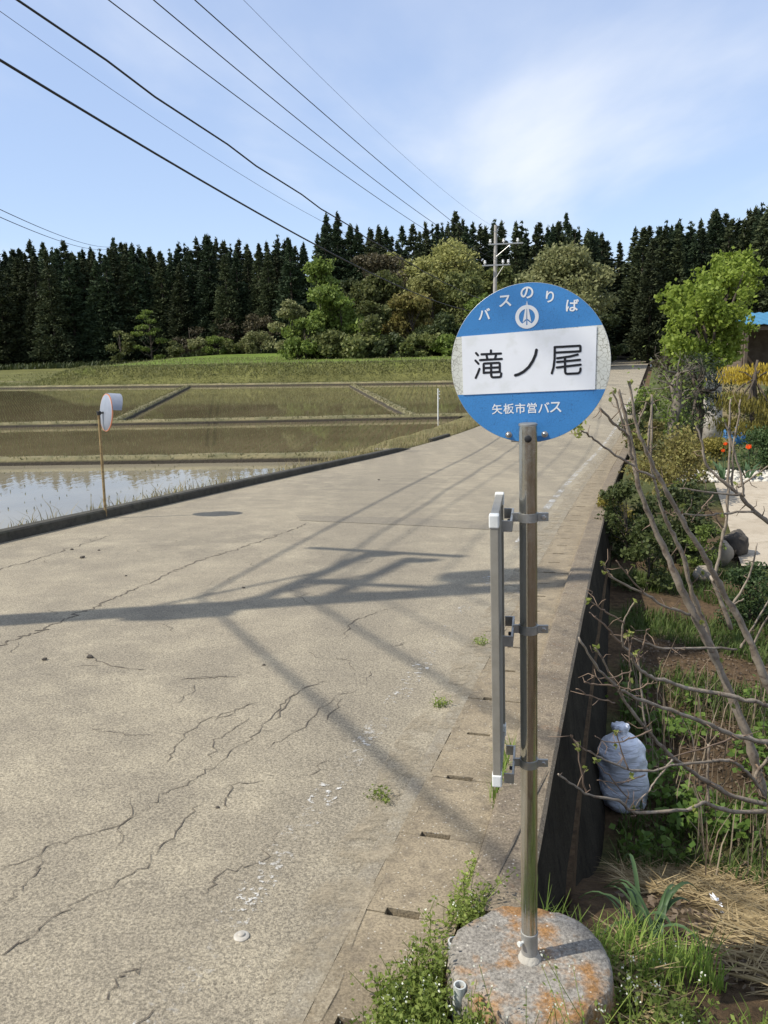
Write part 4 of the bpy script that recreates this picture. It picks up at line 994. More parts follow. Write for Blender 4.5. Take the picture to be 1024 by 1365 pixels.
for i_, (x, yt, D, w, k, lb) in enumerate(((452, 385, 103, 8.5, 'spring', 'fresh green tree in the front of the grove, second from its left end'), (490, 402, 102, 7.5, 'olive', 'olive front tree below the brownish crown of the grove'), (640, 385, 104, 8, 'spring', 'green tree hidden mostly behind the left rim of the sign disc'), (575, 360, 110, 9, 'yellowgreen', 'yellow green middle crown just left of the broad one in the grove'),
    (405, 425, 101, 7, 'spring', 'low bright shrub tree under the left end of the grove'), (440, 440, 100, 6, 'olive', 'darker low shrub under the fresh green grove tree'), (480, 446, 99, 6, 'olive', 'low shrub at the grove foot, third from its left end'), (520, 446, 99, 6, 'dark', 'dark low shrub at the middle of the grove foot'), (560, 446, 99, 6, 'olive', 'olive low shrub right of the middle of the grove foot'), (598, 448, 98, 6, 'spring', 'green low shrub at the grove foot beside the sign'))):
    broad('broadleaf_tree', lb, x, yt, D, fz(x, D), w, LM[k], int(650*w*(1 if yt < 420 else .7)), .24, .9, 20 if yt < 420 else 12, group=G1, low=.02)
G2 = 'bushes along the far forest edge'
broad('conifer_sapling', 'light green layered sapling standing before the left cedars', 196, 402, 150, fz(196, 150), 6, LM['spring'], 1900, .22, .5, 12, group=G2, low=.05)
broad('bush', 'brownish rounded bush left of the light green sapling', 157, 432, 150, fz(157, 150), 5.5, LM['olive'], 1900, .22, .9, 9, group=G2, low=.0, cat='bush')
for i, (x, yt, w, k, lb) in enumerate(((232, 455, 5, 'olive', 'low olive bush right of the sapling at the forest edge'), (262, 450, 5, 'pale', 'pale bush at the forest edge, second from the sapling'), (285, 446, 6, 'spring', 'bright green bush in the middle of the forest edge'),
    (318, 448, 6, 'olive', 'olive bush left of the grove beside the field'), (345, 440, 7, 'pale', 'pale green bush close to the grove at the field end'), (300, 420, 8, 'brownish', 'leafless brownish shrub behind the bright bush'), (250, 422, 8, 'brownish', 'leafless brownish shrub behind the sapling'), (350, 408, 8, 'brownish', 'tall brownish shrub behind the pale bush'))):
    D = 147 if yt > 430 else 153; broad('bush', lb, x, yt, D, fz(x, D), w, LM[k], 2000, .22, .8, 10, group=G2, low=0, cat='bush')
# shade floor growth under the cedars so that trunks do not stand on bare ground
bs = []
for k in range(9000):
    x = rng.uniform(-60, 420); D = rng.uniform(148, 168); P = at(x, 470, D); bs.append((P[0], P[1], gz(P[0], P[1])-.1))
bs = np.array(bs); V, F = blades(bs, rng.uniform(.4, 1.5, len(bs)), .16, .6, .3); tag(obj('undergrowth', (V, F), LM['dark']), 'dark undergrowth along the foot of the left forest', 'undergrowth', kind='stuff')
bs = []
for k in range(5000):
    s = rng.uniform(112, 175); t = rng.choice([-1, 1])*rng.uniform(4.2, 16)-3.8; p = RP(s, t); bs.append((p[0], p[1], gz(p[0], p[1])-.1))
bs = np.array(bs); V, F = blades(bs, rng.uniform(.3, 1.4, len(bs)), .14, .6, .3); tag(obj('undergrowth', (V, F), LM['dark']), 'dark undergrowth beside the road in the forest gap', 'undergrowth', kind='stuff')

# ------------------------------------------------------------------ garden right of the wall
M_drive = concrete_mat('pale_yard', (.36,.30,.22), (.44,.38,.29), (.30,.25,.18), None, 1.2, .5)
yard = []
for u in np.linspace(0, 1, 9): yard.append((4.3+10*u, 9.6-.6*u))
for u in np.linspace(0, 1, 9): yard.append((14.3-8.1*u, 15.4-.2*u))
tag(obj('driveway', ([(x, y, -1.135) for x, y in yard], [tuple(range(len(yard)))]), M_drive), kind='structure')
M_stone = plain('pale_pebble', (.42,.38,.31), (.60,.56,.48), 9, .9)
M_rock = plain('dark_rock', (.05,.042,.035), (.11,.095,.075), 6, .95, bs=.5, bscale=25, bd=.02)
def blob_vf(c, r, seed, n=10, m_=14, amp=.25):
    V = []; F = []; r = np.array(r, float)
    for i in range(n+1):
        th = math.pi*i/n
        for j in range(m_):
            ph = 2*math.pi*j/m_; d = np.array([math.sin(th)*math.cos(ph), math.sin(th)*math.sin(ph), math.cos(th)])
            k = 1+amp*nz(d[0]*1.7+seed, d[1]*1.7, d[2]*1.7)+amp*.4*nz(d[0]*5+seed, d[1]*5, d[2]*5); V.append(np.array(c)+d*r*k)
    for i in range(n):
        for j in range(m_): F.append((i*m_+j, (i+1)*m_+j, (i+1)*m_+(j+1) % m_, i*m_+(j+1) % m_))
    return V, F
mbp = MB()
for k in range(900):
    x = rng.uniform(5.6, 9.5); y = 15.3+rng.uniform(0, 1.5)-.05*(x-6); r_ = rng.uniform(.03, .08)
    mbp.add(*blob_vf((x, y, gz(x, y)+.03), (r_, r_*rng.uniform(.7, 1), r_*.7), k*1.3, 3, 5, .3))
tag(obj('pebbles', mbp, M_stone, smooth=True), 'strip of pale pebbles edging the yard behind the bare branches', 'pebbles', kind='stuff')
c = onz(985, 742, -1.15); tag(obj('boulder', blob_vf(c+[0, .1, .14], (.15, .16, .17), 3.3, 12, 18), M_rock, smooth=True), 'dark rounded boulder at the edge of the pale yard', 'boulder')
c = onz(962, 748, -1.15); tag(obj('stone_block', blob_vf(c+[0, 0, .1], (.13, .12, .16), 8.1, 12, 18, .2), plain('tan_stone', (.24,.20,.15), (.32,.27,.20), 6, .9, bs=.4), smooth=True), 'tan stone block just left of the dark boulder', 'stone')
c = onz(938, 772, -1.15); tag(obj('stone_block', blob_vf(c+[0, 0, .06], (.12, .1, .1), 5.1, 12, 18, .2), plain('tan_stone_b', (.24,.20,.15), (.30,.26,.20), 6, .9, bs=.4), smooth=True), 'low tan stone under the dark bush', 'stone')

# bare shrub in the right foreground
M_twig = plain('grey_brown_twig', (.20,.16,.115), (.31,.26,.20), 14, .85, bs=.3, bscale=60, c3=(.13,.095,.07), s3=24)
M_twig2 = plain('brown_twig', (.14,.095,.065), (.22,.155,.105), 14, .85)
def a5(p): return (760+p[0]/3.879, 500+p[1]/3.879)
def a6(p): return (760+p[0]/3.879, 760+p[1]/3.879)
ROOT = onz(1016, 1068, -1.05); ROOT[2] = gz(ROOT[0], ROOT[1])
shrub = thing('bare_shrub', 'large leafless shrub with long grey branches leaning over the garden at right', 'shrub', ROOT)
BR = []   # (points in px, depth at start, depth at end, radius start, radius end)
def br(conv, pts, d0, d1, r0, r1): BR.append(([conv(p) for p in pts], d0, d1, r0, r1))
br(a6, [(1000,1170),(965,1040),(930,900),(830,640),(720,390),(640,230),(560,60),(480,-124),(420,-268),(360,-408),(325,-608),(290,-778),(250,-938)], 4.25, 3.7, .023, .0065)
br(a5, [(320,440),(300,320),(230,250),(145,160)], 3.75, 3.6, .008, .005); br(a5, [(310,345),(270,240),(220,75)], 3.74, 3.65, .006, .004)
br(a6, [(1110,800),(1000,540),(900,300),(800,130),(750,30),(690,-78),(600,-228),(520,-368),(450,-498),(400,-608),(340,-758),(305,-968)], 4.1, 3.55, .017, .005)
br(a5, [(440,535),(300,455),(200,385),(110,320),(60,285)], 3.7, 3.4, .006, .003)
br(a6, [(780,520),(690,260),(630,110),(590,-58),(520,-208),(470,-328),(440,-448),(420,-558),(425,-908)], 4.15, 3.75, .013, .004)
br(a5, [(400,390),(410,280),(425,100)], 3.7, 3.65, .006, .004); br(a5, [(345,300),(365,220),(395,140)], 3.7, 3.6, .005, .003)
br(a6, [(830,300),(740,50),(745,42),(790,-158),(815,-368),(822,-628),(830,-888)], 4.3, 4.0, .011, .004)
br(a5, [(835,600),(845,450),(850,350),(885,125)], 4.1, 4.0, .006, .0035)
br(a5, [(1080,800),(1024,760),(940,690),(880,620),(820,570),(710,470),(690,380),(650,250)], 4.2, 4.0, .012, .004)
br(a5, [(880,620),(740,610),(570,585)], 4.1, 3.9, .006, .003); br(a5, [(945,705),(800,715),(700,725),(580,720)], 4.1, 3.9, .006, .003)
br(a5, [(900,630),(880,500),(830,330),(800,230)], 4.1, 4.0, .006, .0035); br(a5, [(870,580),(940,530),(1030,465)], 4.1, 4.0, .006, .003)
br(a5, [(740,620),(690,680),(625,760)], 4.0, 3.9, .004, .002); br(a5, [(795,790),(740,720),(700,675)], 4.1, 4.0, .004, .002)
br(a6, [(1100,720),(1024,700),(860,660),(620,610),(500,575),(400,545),(340,490),(320,440),(270,380),(280,270),(335,160)], 4.0, 3.35, .011, .003)
br(a6, [(280,275),(220,235),(160,200),(90,150)], 3.4, 3.3, .004, .002); br(a6, [(265,380),(190,300),(100,215)], 3.4, 3.3, .0045, .002)
br(a6, [(1100,905),(1024,890),(850,855),(700,790),(480,710),(320,650),(230,590),(130,490),(45,350)], 4.0, 3.2, .0115, .0035)
br(a6, [(620,230),(480,180),(380,120),(230,50),(190,0),(170,-35)], 4.0, 3.55, .007, .003); br(a6, [(380,115),(300,30),(240,-50)], 3.8, 3.7, .004, .002)
br(a6, [(1000,1180),(960,1100),(900,1030),(820,985),(700,995),(550,1010),(400,1040),(300,1030),(200,990),(120,950),(40,900)], 4.2, 3.4, .009, .0025)
br(a6, [(1010,1250),(850,1250),(720,1215),(690,1200),(600,1240),(340,1250),(250,1190),(100,1160),(0,1100),(-60,1060)], 4.1, 3.2, .0105, .003)
br(a6, [(85,1155),(60,1040),(30,900),(0,850)], 3.4, 3.3, .004, .002)
br(a6, [(1010,1215),(850,1170),(720,1100),(600,1020),(500,940),(390,820),(290,690),(240,600),(190,500),(130,400)], 4.15, 3.4, .012, .003)
br(a6, [(530,980),(450,1080),(380,1170),(330,1230)], 3.8, 3.6, .005, .0025); br(a6, [(840,870),(700,920),(500,970)], 4.0, 3.8, .0045, .0025)
br(a6, [(715,1215),(712,1050),(720,900)], 4.0, 3.95, .006, .005); br(a6, [(300,1030),(250,880),(235,835)], 3.55, 3.5, .0035, .002)
br(a6, [(480,405),(330,345),(285,335)], 3.8, 3.5, .004, .002); br(a6, [(340,480),(380,380),(400,300)], 3.5, 3.45, .0035, .002)
br(a6, [(860,410),(700,400),(480,405),(330,350)], 4.1, 3.6, .006, .003); br(a6, [(310,630),(310,480),(300,330)], 3.5, 3.45, .0035, .002)
br(a6, [(240,600),(120,590),(75,575)], 3.4, 3.3, .004, .002); br(a6, [(250,600),(340,620),(430,575)], 3.4, 3.4, .003, .002); br(a6, [(320,520),(200,560),(110,545)], 3.45, 3.3, .003, .002)
br(a6, [(230,690),(130,660),(30,610)], 3.4, 3.25, .003, .002); br(a6, [(390,1060),(250,1100),(140,1085)], 3.6, 3.4, .003, .0015); br(a6, [(300,1180),(200,1060),(130,990)], 3.5, 3.4, .003, .0018)
br(a6, [(420,825),(330,870),(200,890),(130,855)], 3.6, 3.4, .0035, .0018); br(a6, [(880,400),(950,290),(1060,90)], 4.1, 4.1, .006, .003); br(a6, [(820,215),(920,40),(970,-140)], 4.2, 4.1, .006, .003)
br(a6, [(830,190),(900,150)], 4.1, 4.0, .005, .003); br(a6, [(930,410),(1050,200)], 4.1, 4.0, .005, .003)
br(a6, [(390,820),(370,640),(360,500),(350,420)], 3.7, 3.6, .005, .003); br(a6, [(1030,970),(960,1070),(1000,1160)], 4.1, 4.2, .007, .008)
TIPS = []
for i, (pts, d0, d1, r0, r1) in enumerate(BR):
    P = np.array([at(x, y, d0+(d1-d0)*k/(len(pts)-1)) for k, (x, y) in enumerate(pts)])
    # smooth a little by Catmull-Rom and add knots
    Q = []
    for k in range(len(P)-1):
        p0, p1, p2, p3 = P[max(k-1, 0)], P[k], P[k+1], P[min(k+2, len(P)-1)]
        for u in np.linspace(0, 1, 6)[:-1]:
            Q.append(.5*((2*p1)+(-p0+p2)*u+(2*p0-5*p1+4*p2-p3)*u*u+(-p0+3*p1-3*p2+p3)*u**3))
    Q.append(P[-1]); Q = np.array(Q)+rng.normal(0, .0022, (len(Q), 3)); rr = np.linspace(r0, r1, len(Q))*(1+.12*rng.normal(size=len(Q)).clip(-1.2, 1.5))*1.08
    b_ = obj('branch', tube_vf(Q, rr, 8 if r0 > .008 else 6), M_twig if r0 > .0045 else M_twig2, shrub, smooth=True); TIPS.append(Q[-1])
    # short spur twigs
    if len(Q) > 8:
        mbt = MB()
        for k in range(int(len(Q)*.27)):
            j = int(rng.integers(3, len(Q)-1)); d = Q[min(j+1, len(Q)-1)]-Q[j-1]; d /= np.linalg.norm(d)+1e-9; o_ = runit(1)[0]; o_ = o_-d*(o_ @ d)*.4; o_[2] += .35; o_ /= np.linalg.norm(o_); l_ = rng.uniform(.02, .10)
            e = Q[j]+o_*l_; mbt.add(*tube_vf([Q[j], Q[j]+o_*l_*.5+rng.normal(0, .009, 3), e], [rr[j]*.4, .0018, .0011], 5)); 
            if rng.uniform() < .3: TIPS.append(e)
        tag(obj('spur_twigs', mbt, M_twig2, b_, smooth=True), kind='stuff')
C = []
for t_ in TIPS:
    if rng.uniform() < .35: C.append(t_+rng.normal(0, .006, (4, 3)))
C.append(at(772, 570, 3.4)+rng.normal(0, .014, (22, 3))); C.append(at(857, 583, 3.65)+rng.normal(0, .02, (14, 3)))
C = np.concatenate(C); u = runit(len(C)); u[:, 2] = abs(u[:, 2]); obj('young_leaves', quads_at(C, u*.014, perp_of(u)*.008), leafmat('bud_green', (.20,.24,.05), (.34,.36,.10), .45), shrub)

# shrubs, trees and flowers of the garden
def gbush(name, label, px, ytop, D, width, leafm, n, leaf, cat='bush', zb=None, **k):
    P = at(px, ytop, D); z = gz(P[0], P[1])-.03 if zb is None else zb
    return broad(name, label, px, ytop, D, z, width, leafm, n, leaf, cat=cat, low=k.pop('low', .02), lobes=k.pop('lobes', 14), seed=int(px*3+D*11), **k)
gbush('bush', 'yellow green leafy bush growing against the retaining wall top', 836, 640, 10.5, .95, LM['hedge'], 3600, .026, squash=1.1)
gbush('bush', 'golden tinged small bush at the wall, nearer the road edge', 822, 650, 11.5, .7, LM['goldolive'], 1500, .026)
gbush('bush', 'olive and rust leaved bush behind the bare branches', 905, 572, 14.0, 1.7, LM['redolive'], 5200, .032)
gbush('bush', 'reddish new growth bush left of the rust leaved one', 868, 560, 16.0, 1.2, LM['redolive'], 2600, .032)
gbush('bush', 'dark glossy bush with many stems under the olive shrubs', 905, 640, 10.2, 1.05, LM['dark'], 3600, .030, lobes=16)
gbush('bush', 'green leafy bush between the dark bush and the wall', 866, 690, 9.2, .8, LM['hedge'], 2600, .026)
gbush('bush', 'light green low bush beside the stones near the yard', 940, 700, 9.6, .5, LM['spring'], 1200, .022)
gbush('bush', 'low mounded dark green conifer shrub at the right edge', 1002, 752, 8.0, .75, LM['conifer'], 5200, .016, gaps=.3)
gbush('bush', 'wide deep green conifer shrub behind the orange tulips', 1022, 572, 17.0, 1.7, LM['conifer'], 6500, .028, gaps=.35)
gbush('bush', 'olive green bush left of the tulips under the tree', 955, 585, 17.5, 1.3, LM['goldolive'], 3200, .03)
gbush('bush', 'rounded bright green bush on the lawn strip beside the road', 858, 513, 38, 1.6, LM['spring'], 1800, .06)
gbush('bush', 'low green hedge bush along the right road edge, nearer one', 856, 548, 24, 1.5, LM['hedge'], 2600, .045)
gbush('bush', 'low green hedge bush along the right road edge, farther one', 862, 530, 30, 1.7, LM['hedge'], 2200, .05)
gbush('bush', 'grey olive thicket behind the gnarled tree', 925, 500, 27, 2.6, LM['olive'], 4200, .05)
gbush('bush', 'brown twiggy thicket at the foot of the right forest', 905, 470, 60, 5.5, LM['brownish'], 2600, .09)
gbush('bush', 'brown twiggy thicket right of the green leafed tree', 1010, 470, 52, 5, LM['brownish'], 2600, .09)
gbush('bush', 'green shrub filling the far right behind the golden conifer', 1040, 520, 26, 3.0, LM['olive'], 4000, .05)
# fresh green tree with a thick pale trunk
D = 24.0; P = at(950, 578, D); zt_ = gz(P[0], P[1]); tb = np.array([P[0], P[1], zt_-.1]); tr_ = thing('plane_tree', 'pruned tree with thick pale trunk and bright fresh green leaves', 'tree', tb)
tk = MB(); tp = [at(x, y, D) for x, y in ((946, 582), (950, 552), (951, 520), (950, 490), (948, 455))]; tp[0][2] = zt_-.1
tk.add(*tube_vf(tp, [.36, .27, .24, .23, .17], 16)); LBS = []; tk2 = MB()
for (x, y, r_) in ((905, 400, .50), (925, 385, .55), (948, 372, .6), (975, 372, .62), (992, 362, .5), (1000, 388, .42), (978, 408, .58), (955, 408, .7), (928, 415, .6), (902, 420, .45), (915, 445, .55), (940, 440, .65), (968, 440, .65), (930, 470, .5), (952, 470, .55), (965, 466, .45), (893, 465, .33), (898, 452, .35), (978, 350, .3), (955, 478, .4), (1003, 370, .35), (888, 402, .25)):
    c = at(x, y, D+rng.uniform(-1.2, 1.2)); LBS.append((c, r_)); tk2.add(*tube_vf([tp[3], (tp[3]+c)/2+[0, 0, .15], c], [.06, .04, .015], 6, False))
obj('trunk', tk, plain('pale_bark', (.34,.30,.25), (.46,.42,.36), 4, .9, c3=(.16,.14,.11), s3=7, bs=.4), tr_, smooth=True); obj('limbs', tk2, M_bark, tr_, smooth=True)
C = []
for c, r_ in LBS:
    n = int(520*(r_/.5)**2); tc = rng.normal(size=(9, 3)); tc /= np.linalg.norm(tc, axis=1)[:, None]; tc *= rng.uniform(.4, 1.15, 9)[:, None]; C.append(c+(tc[rng.integers(0, 9, n)]+rng.normal(0, .19, (n, 3)))*r_)
C = np.concatenate(C); u = runit(len(C)); obj('crown', quads_at(C, u*rng.uniform(.04, .085, (len(C), 1)), perp_of(u)*rng.uniform(.035, .06, (len(C), 1))), LM['fresh'], tr_)
# gnarled bare tree
D = 19.0; gp = [at(x, y, D) for x, y in ((903, 588), (897, 560), (905, 535), (898, 515), (906, 498))]; gp[0][2] = gz(gp[0][0], gp[0][1])-.05
gt = thing('gnarled_tree', 'gnarled leafless tree with lumpy twisted trunk beyond the bushes', 'tree', gp[0]); mbg = MB(); mbg.add(*tube_vf(gp, [.15, .12, .13, .10, .07], 10))
for k in range(34):
    j = int(rng.integers(1, 5)); d = runit(1)[0]; d[2] = abs(d[2])*.8+.1; l_ = rng.uniform(.25, .62); m_ = gp[j]+d*l_*.5+rng.normal(0, .09, 3); e = m_+(d+rng.normal(0, .5, 3))*l_*.45
    mbg.add(*tube_vf([gp[j], m_, e], [.03, .016, .006], 5))
    for q in range(4): mbg.add(*tube_vf([e, e+rng.normal(0, .12, 3)+[0, 0, .08]], [.006, .003], 4))
obj('trunk', mbg, plain('gnarled_bark', (.10,.085,.065), (.20,.17,.13), 5, .9, bs=.5, bscale=18, bd=.02), gt, smooth=True); u = runit(620); C = np.concatenate([gp[3]+rng.normal(0, .4, (310, 3)), gp[1]+rng.normal(0, .22, (310, 3))]); obj('crown', quads_at(C, u*.045, perp_of(u)*.03), LM['spring'], gt)
# pine with horizontal pads
D = 21.5; pp_ = [at(x, y, D) for x, y in ((928, 586), (934, 550), (930, 520), (936, 495), (930, 478))]; pp_[0][2] = gz(pp_[0][0], pp_[0][1])-.05
pt = thing('garden_pine', 'dark garden pine with crooked trunk left of the pale trunk', 'tree', pp_[0]); mbg = MB(); mbg.add(*tube_vf(pp_, [.13, .11, .09, .07, .04], 8)); C = []
for (x, y, r_) in ((915, 500, .42), (942, 492, .45), (965, 508, .5), (920, 530, .45), (960, 530, .5), (905, 548, .4), (940, 548, .4), (980, 540, .35), (930, 480, .35), (918, 565, .35)):
    c = at(x, y, D+rng.uniform(-.6, .6)); mbg.add(*tube_vf([pp_[2], (pp_[2]+c)/2+rng.normal(0, .1, 3), c], [.05, .035, .012], 5)); n = int(900*r_); C.append(c+rng.normal(0, 1, (n, 3))*[r_*.6, r_*.6, r_*.24])
obj('trunk', mbg, M_bark, pt, smooth=True); C = np.concatenate(C); u = runit(len(C)); obj('crown', quads_at(C, u*.06, perp_of(u)*.012), LM['pine'], pt)
# golden thread conifer, hanging tiers
D = 19.5; gp = [at(x, y, D) for x, y in ((1002, 592), (1003, 550), (1006, 505), (1010, 480))]; gp[0][2] = gz(gp[0][0], gp[0][1])-.05
gc = thing('golden_conifer', 'golden thread leaf conifer with drooping yellow tiers at the right edge', 'tree', gp[0]); mbg = MB(); mbg.add(*tube_vf(gp, [.07, .06, .05, .03], 8)); C = []; U = []
for (x, y, r_, dn) in ((980, 494, .26, .34), (1000, 497, .22, .25), (1018, 490, .28, .4), (1035, 494, .25, .4), (975, 528, .26, .32), (995, 536, .3, .3), (1015, 530, .3, .4), (990, 566, .3, .3), (1012, 562, .3, .35), (1030, 550, .3, .4), (970, 560, .2, .25)):
    c = at(x, y, D+rng.uniform(-.5, .5)); mbg.add(*tube_vf([gp[2], (gp[2]+c)/2+[0, 0, .05], c], [.03, .02, .008], 5)); n = 420; q = rng.normal(0, 1, (n, 3))*[r_*.8, r_*.8, 0]; q[:, 2] = -rng.uniform(-.25, 1, n)*dn*.9; C.append(c+q); uu = rng.normal(0, .28, (n, 3)); uu[:, 2] = -1; U.append(uu/np.linalg.norm(uu, axis=1)[:, None])
C = np.concatenate(C); U = np.concatenate(U); obj('trunk', mbg, M_bark, gc, smooth=True); hi_ = C[:, 2] > at(1000, 522, D)[2]
W = perp_of(U); ob = obj('crown', quads_at(C, U*.06, W*.014), LM['gold'], gc); ob.data.materials.append(LM['goldolive'])
ob.data.polygons.foreach_set('material_index', (~hi_).astype(np.int32))
# tulips
M_tulip = leafmat('orange_petal', (.75,.06,.015), (.85,.17,.03), .3); M_tleaf = leafmat('tulip_leaf', (.06,.12,.05), (.12,.19,.09), .35)
for i, (x, y, lab) in enumerate(((998, 599, 'bright orange red tulip before the dark conifer shrub'), (967, 594, 'orange tulip, upper of the pair at left'), (964, 603, 'red orange tulip, lower of the pair at left'))):
    D = 15.6; c = at(x, y, D); g = np.array([c[0]+.02, c[1], gz(c[0], c[1])]); t_ = thing('tulip', lab, 'flower', g, 'tulips in the garden')
    obj('stem', tube_vf([g, (g+c)/2+[.02, 0, 0], c], .006, 6), M_tleaf, t_)
    sc = 1.0 if i == 0 else .7; mbf = MB()
    for k in range(6):
        a = k*math.pi/3; d = np.array([math.cos(a), math.sin(a), 0]); s2 = np.array([-d[1], d[0], 0]); mbf.add([c, c+d*.045*sc+s2*.032*sc+[0, 0, .035*sc], c+d*.04*sc+[0, 0, .10*sc], c+d*.045*sc-s2*.032*sc+[0, 0, .035*sc]], [(0, 1, 2, 3)])
    obj('petals', mbf, M_tulip, t_); mbl = MB()
    for k in range(9 if i == 0 else 4):
        a = rng.uniform(0, 6.28); d = np.array([math.cos(a), math.sin(a), 0]); s2 = np.array([-d[1], d[0], 0]); l_ = rng.uniform(.25, .42)
        mbl.add([g-s2*.02, g+s2*.02, g+d*l_*.4+s2*.035+[0, 0, l_*.7], g+d*l_*.4-s2*.035+[0, 0, l_*.7], g+d*l_*.8+[0, 0, l_*.95]], [(0, 1, 2, 3), (3, 2, 4)])
    obj('leaves', mbl, M_tleaf, t_)
# blue tarp bundle and open shed
M_tarp = plain('blue_tarp', (.06,.22,.50), (.12,.34,.62), 5, .5); c = at(985, 572, 22.5)
V, F = blob_vf((c[0], c[1], gz(c[0], c[1])+.25), (.42, .3, .30), 2.7, 10, 16, .35); tag(obj('tarp_bundle', (V, F), M_tarp, smooth=True), 'blue tarpaulin bundle half hidden under the golden conifer', 'tarpaulin')
D = 46.0; A = at(986, 434, D); sh0 = np.array([A[0], A[1], gz(A[0], A[1])]); shed = thing('open_shed', 'open fronted shed with blue corrugated roof at the right edge', 'shed', sh0)
M_roof = plain('blue_roof_sheet', (.035,.15,.25), (.05,.19,.31), 3, .6); M_wood = plain('old_wood', (.09,.065,.045), (.15,.115,.08), 4, .9)
zt_ = A[2]; V = []; F = []; n = 60
for i in range(n+1):
    x = A[0]+i*.125; w_ = .03*math.sin(i*math.pi/2*.999); V += [(x, A[1]-.5, zt_+.05+w_+.014*i*.0), (x, A[1]+3.5, zt_+.75+w_), (x, A[1]+3.5, zt_+.72+w_), (x, A[1]-.5, zt_+.02+w_)]
for i in range(n): F += [(i*4+j, i*4+(j+1) % 4, (i+1)*4+(j+1) % 4, (i+1)*4+j) for j in range(4)]
obj('roof', (V, F), M_roof, shed)
for i in range(4): obj('post', box_vf((A[0]+.35+i*2.2, A[1]-.2, (zt_+sh0[2])/2-.1), [.08, 0, 0], [0, .08, 0], [0, 0, (zt_-sh0[2])/2+.05]), M_wood, shed)
obj('beam', box_vf((A[0]+3.6, A[1]-.2, zt_-.17), [3.6, 0, 0], [0, .06, 0], [0, 0, .1]), M_wood, shed)
obj('back_wall', box_vf((A[0]+3.7, A[1]+3.2, (zt_+sh0[2])/2), [3.5, 0, 0], [0, .05, 0], [0, 0, (zt_-sh0[2])/2+.25]), M_wood, shed)
obj('side_wall', box_vf((A[0]+.25, A[1]+1.5, (zt_+sh0[2])/2), [.04, 0, 0], [0, 1.6, 0], [0, 0, (zt_-sh0[2])/2]), M_wood, shed)
obj('canister', lathe_vf((A[0]+2.4, A[1]+.5, zt_-.75), (0, 0, 1), [(0, .14), (.5, .14), (.6, .06)], 12), M_cap, shed)

# sack leaning at the wall foot
c = onz(836, 1060, -1.12); c[2] = gz(c[0], c[1]); 
def sack():
    V = []; F = []; n, m_ = 46, 40; H = .56
    for i in range(n+1):
        u = i/n; w_ = .150*float(np.interp(u, [0, .04, .12, .5, .7, .8, .87, .905, .95, 1], [.3, .8, .98, 1, .92, .76, .44, .24, .36, .30]))
        for j in range(m_):
            a = 2*math.pi*j/m_; wr = 1+.085*math.sin(9*u*math.pi+2*math.sin(a*2)+nz(a, u*3)*4)*(.4+.6*abs(nz(a*1.3, u*5, 2)))+.10*nz(math.cos(a)*1.6, math.sin(a)*1.6, u*3.5)
            if u > .78: wr *= 1+.16*math.sin(a*7+1)*(u-.78)/.22
            V.append((c[0]+w_*wr*math.cos(a)*1.0-.05*u, c[1]+.02+w_*wr*math.sin(a)*.8, c[2]+H*u-.02+.012*nz(a*2, u*4)))
    for i in range(n):
        for j in range(m_): F.append((i*m_+j, i*m_+(j+1) % m_, (i+1)*m_+(j+1) % m_, (i+1)*m_+j))
    F.append(tuple(n*m_+j for j in range(m_))); return V, F
M_sack, nt, pb = material('white_plastic_sack'); pb.inputs['Base Color'].default_value = (.76,.79,.85,1); pb.inputs['Roughness'].default_value = .34
mp = N(nt, 'ShaderNodeMapping'); mp.inputs['Scale'].default_value = (5, 5, 22); L(nt, N(nt, 'ShaderNodeTexCoord').outputs['Object'], mp.inputs[0]); nn = noise_node(nt, 1, 5, .65, mp.outputs[0]); nn.inputs['Distortion'].default_value = 1.2; bump(nt, pb, nn.outputs[0], .8, .03)
tag(obj('plastic_sack', sack(), M_sack, smooth=True), 'wrinkled white plastic sack standing at the foot of the wall', 'sack')
c = onz(958, 1182, -.62); c[2] = gz(c[0], c[1])+.02; V, F = blob_vf(c, (.016, .06, .018), 4.4, 14, 14, .9); V = np.array(V)
tag(obj('plastic_scrap', (V, F), plain('white_scrap', (.75,.76,.78), rough=.4)), 'small crumpled white plastic scrap on the straw', 'scrap')

# ------------------------------------------------------------------ ground litter, weeds and grass near the camera
def scatter(n, x0, x1, y0, y1, f=None):
    out = []
    while len(out) < n:
        x = rng.uniform(x0, x1); y = rng.uniform(y0, y1); s, t = st_of(x, y)
        if t < (.06 if s > 2.3 else -.40): continue
        if math.hypot(x-PB[0], y-PB[1]) < .235: continue
        if f and not f(x, y): continue
        out.append((x, y, ground_z(s, t)))
    return np.array(out)
M_straw = leafmat('straw', (.30,.22,.11), (.50,.39,.21), .2); M_litter = leafmat('leaf_litter', (.10,.07,.045), (.20,.15,.10), .15); M_stick = leafmat('dry_stick', (.20,.15,.10), (.30,.24,.17), .1)
b = scatter(9000, .62, 3.0, 1.7, 4.2, lambda x, y: nz(x*1.6, y*1.6, 5) > -.3 and y < 3.9 and x > .2+.2*y); n = len(b); a = rng.normal(.35, .7, n); d = np.stack([np.cos(a), -np.sin(a)*.6-.1, rng.normal(0, .22, n)], 1); l_ = rng.uniform(.04, .17, n)[:, None]
cz = b+[0, 0, .015]+rng.uniform(0, .03, (n, 1))*[0, 0, 1]; tag(obj('straw_mulch', quads_at(cz, d*l_, perp_of(d)*.0032), M_straw), 'pale dry straw strewn over the garden slope', 'straw', kind='stuff')
b = scatter(9000, .3, 3.8, 2.0, 7.5); n = len(b); u = runit(n)*[1, 1, .35]; tag(obj('leaf_litter', quads_at(b+[0, 0, .012], u*rng.uniform(.010, .024, (n, 1)), perp_of(u)*.009), M_litter), 'brown fallen leaves and litter on the garden soil', 'leaf litter', kind='stuff')
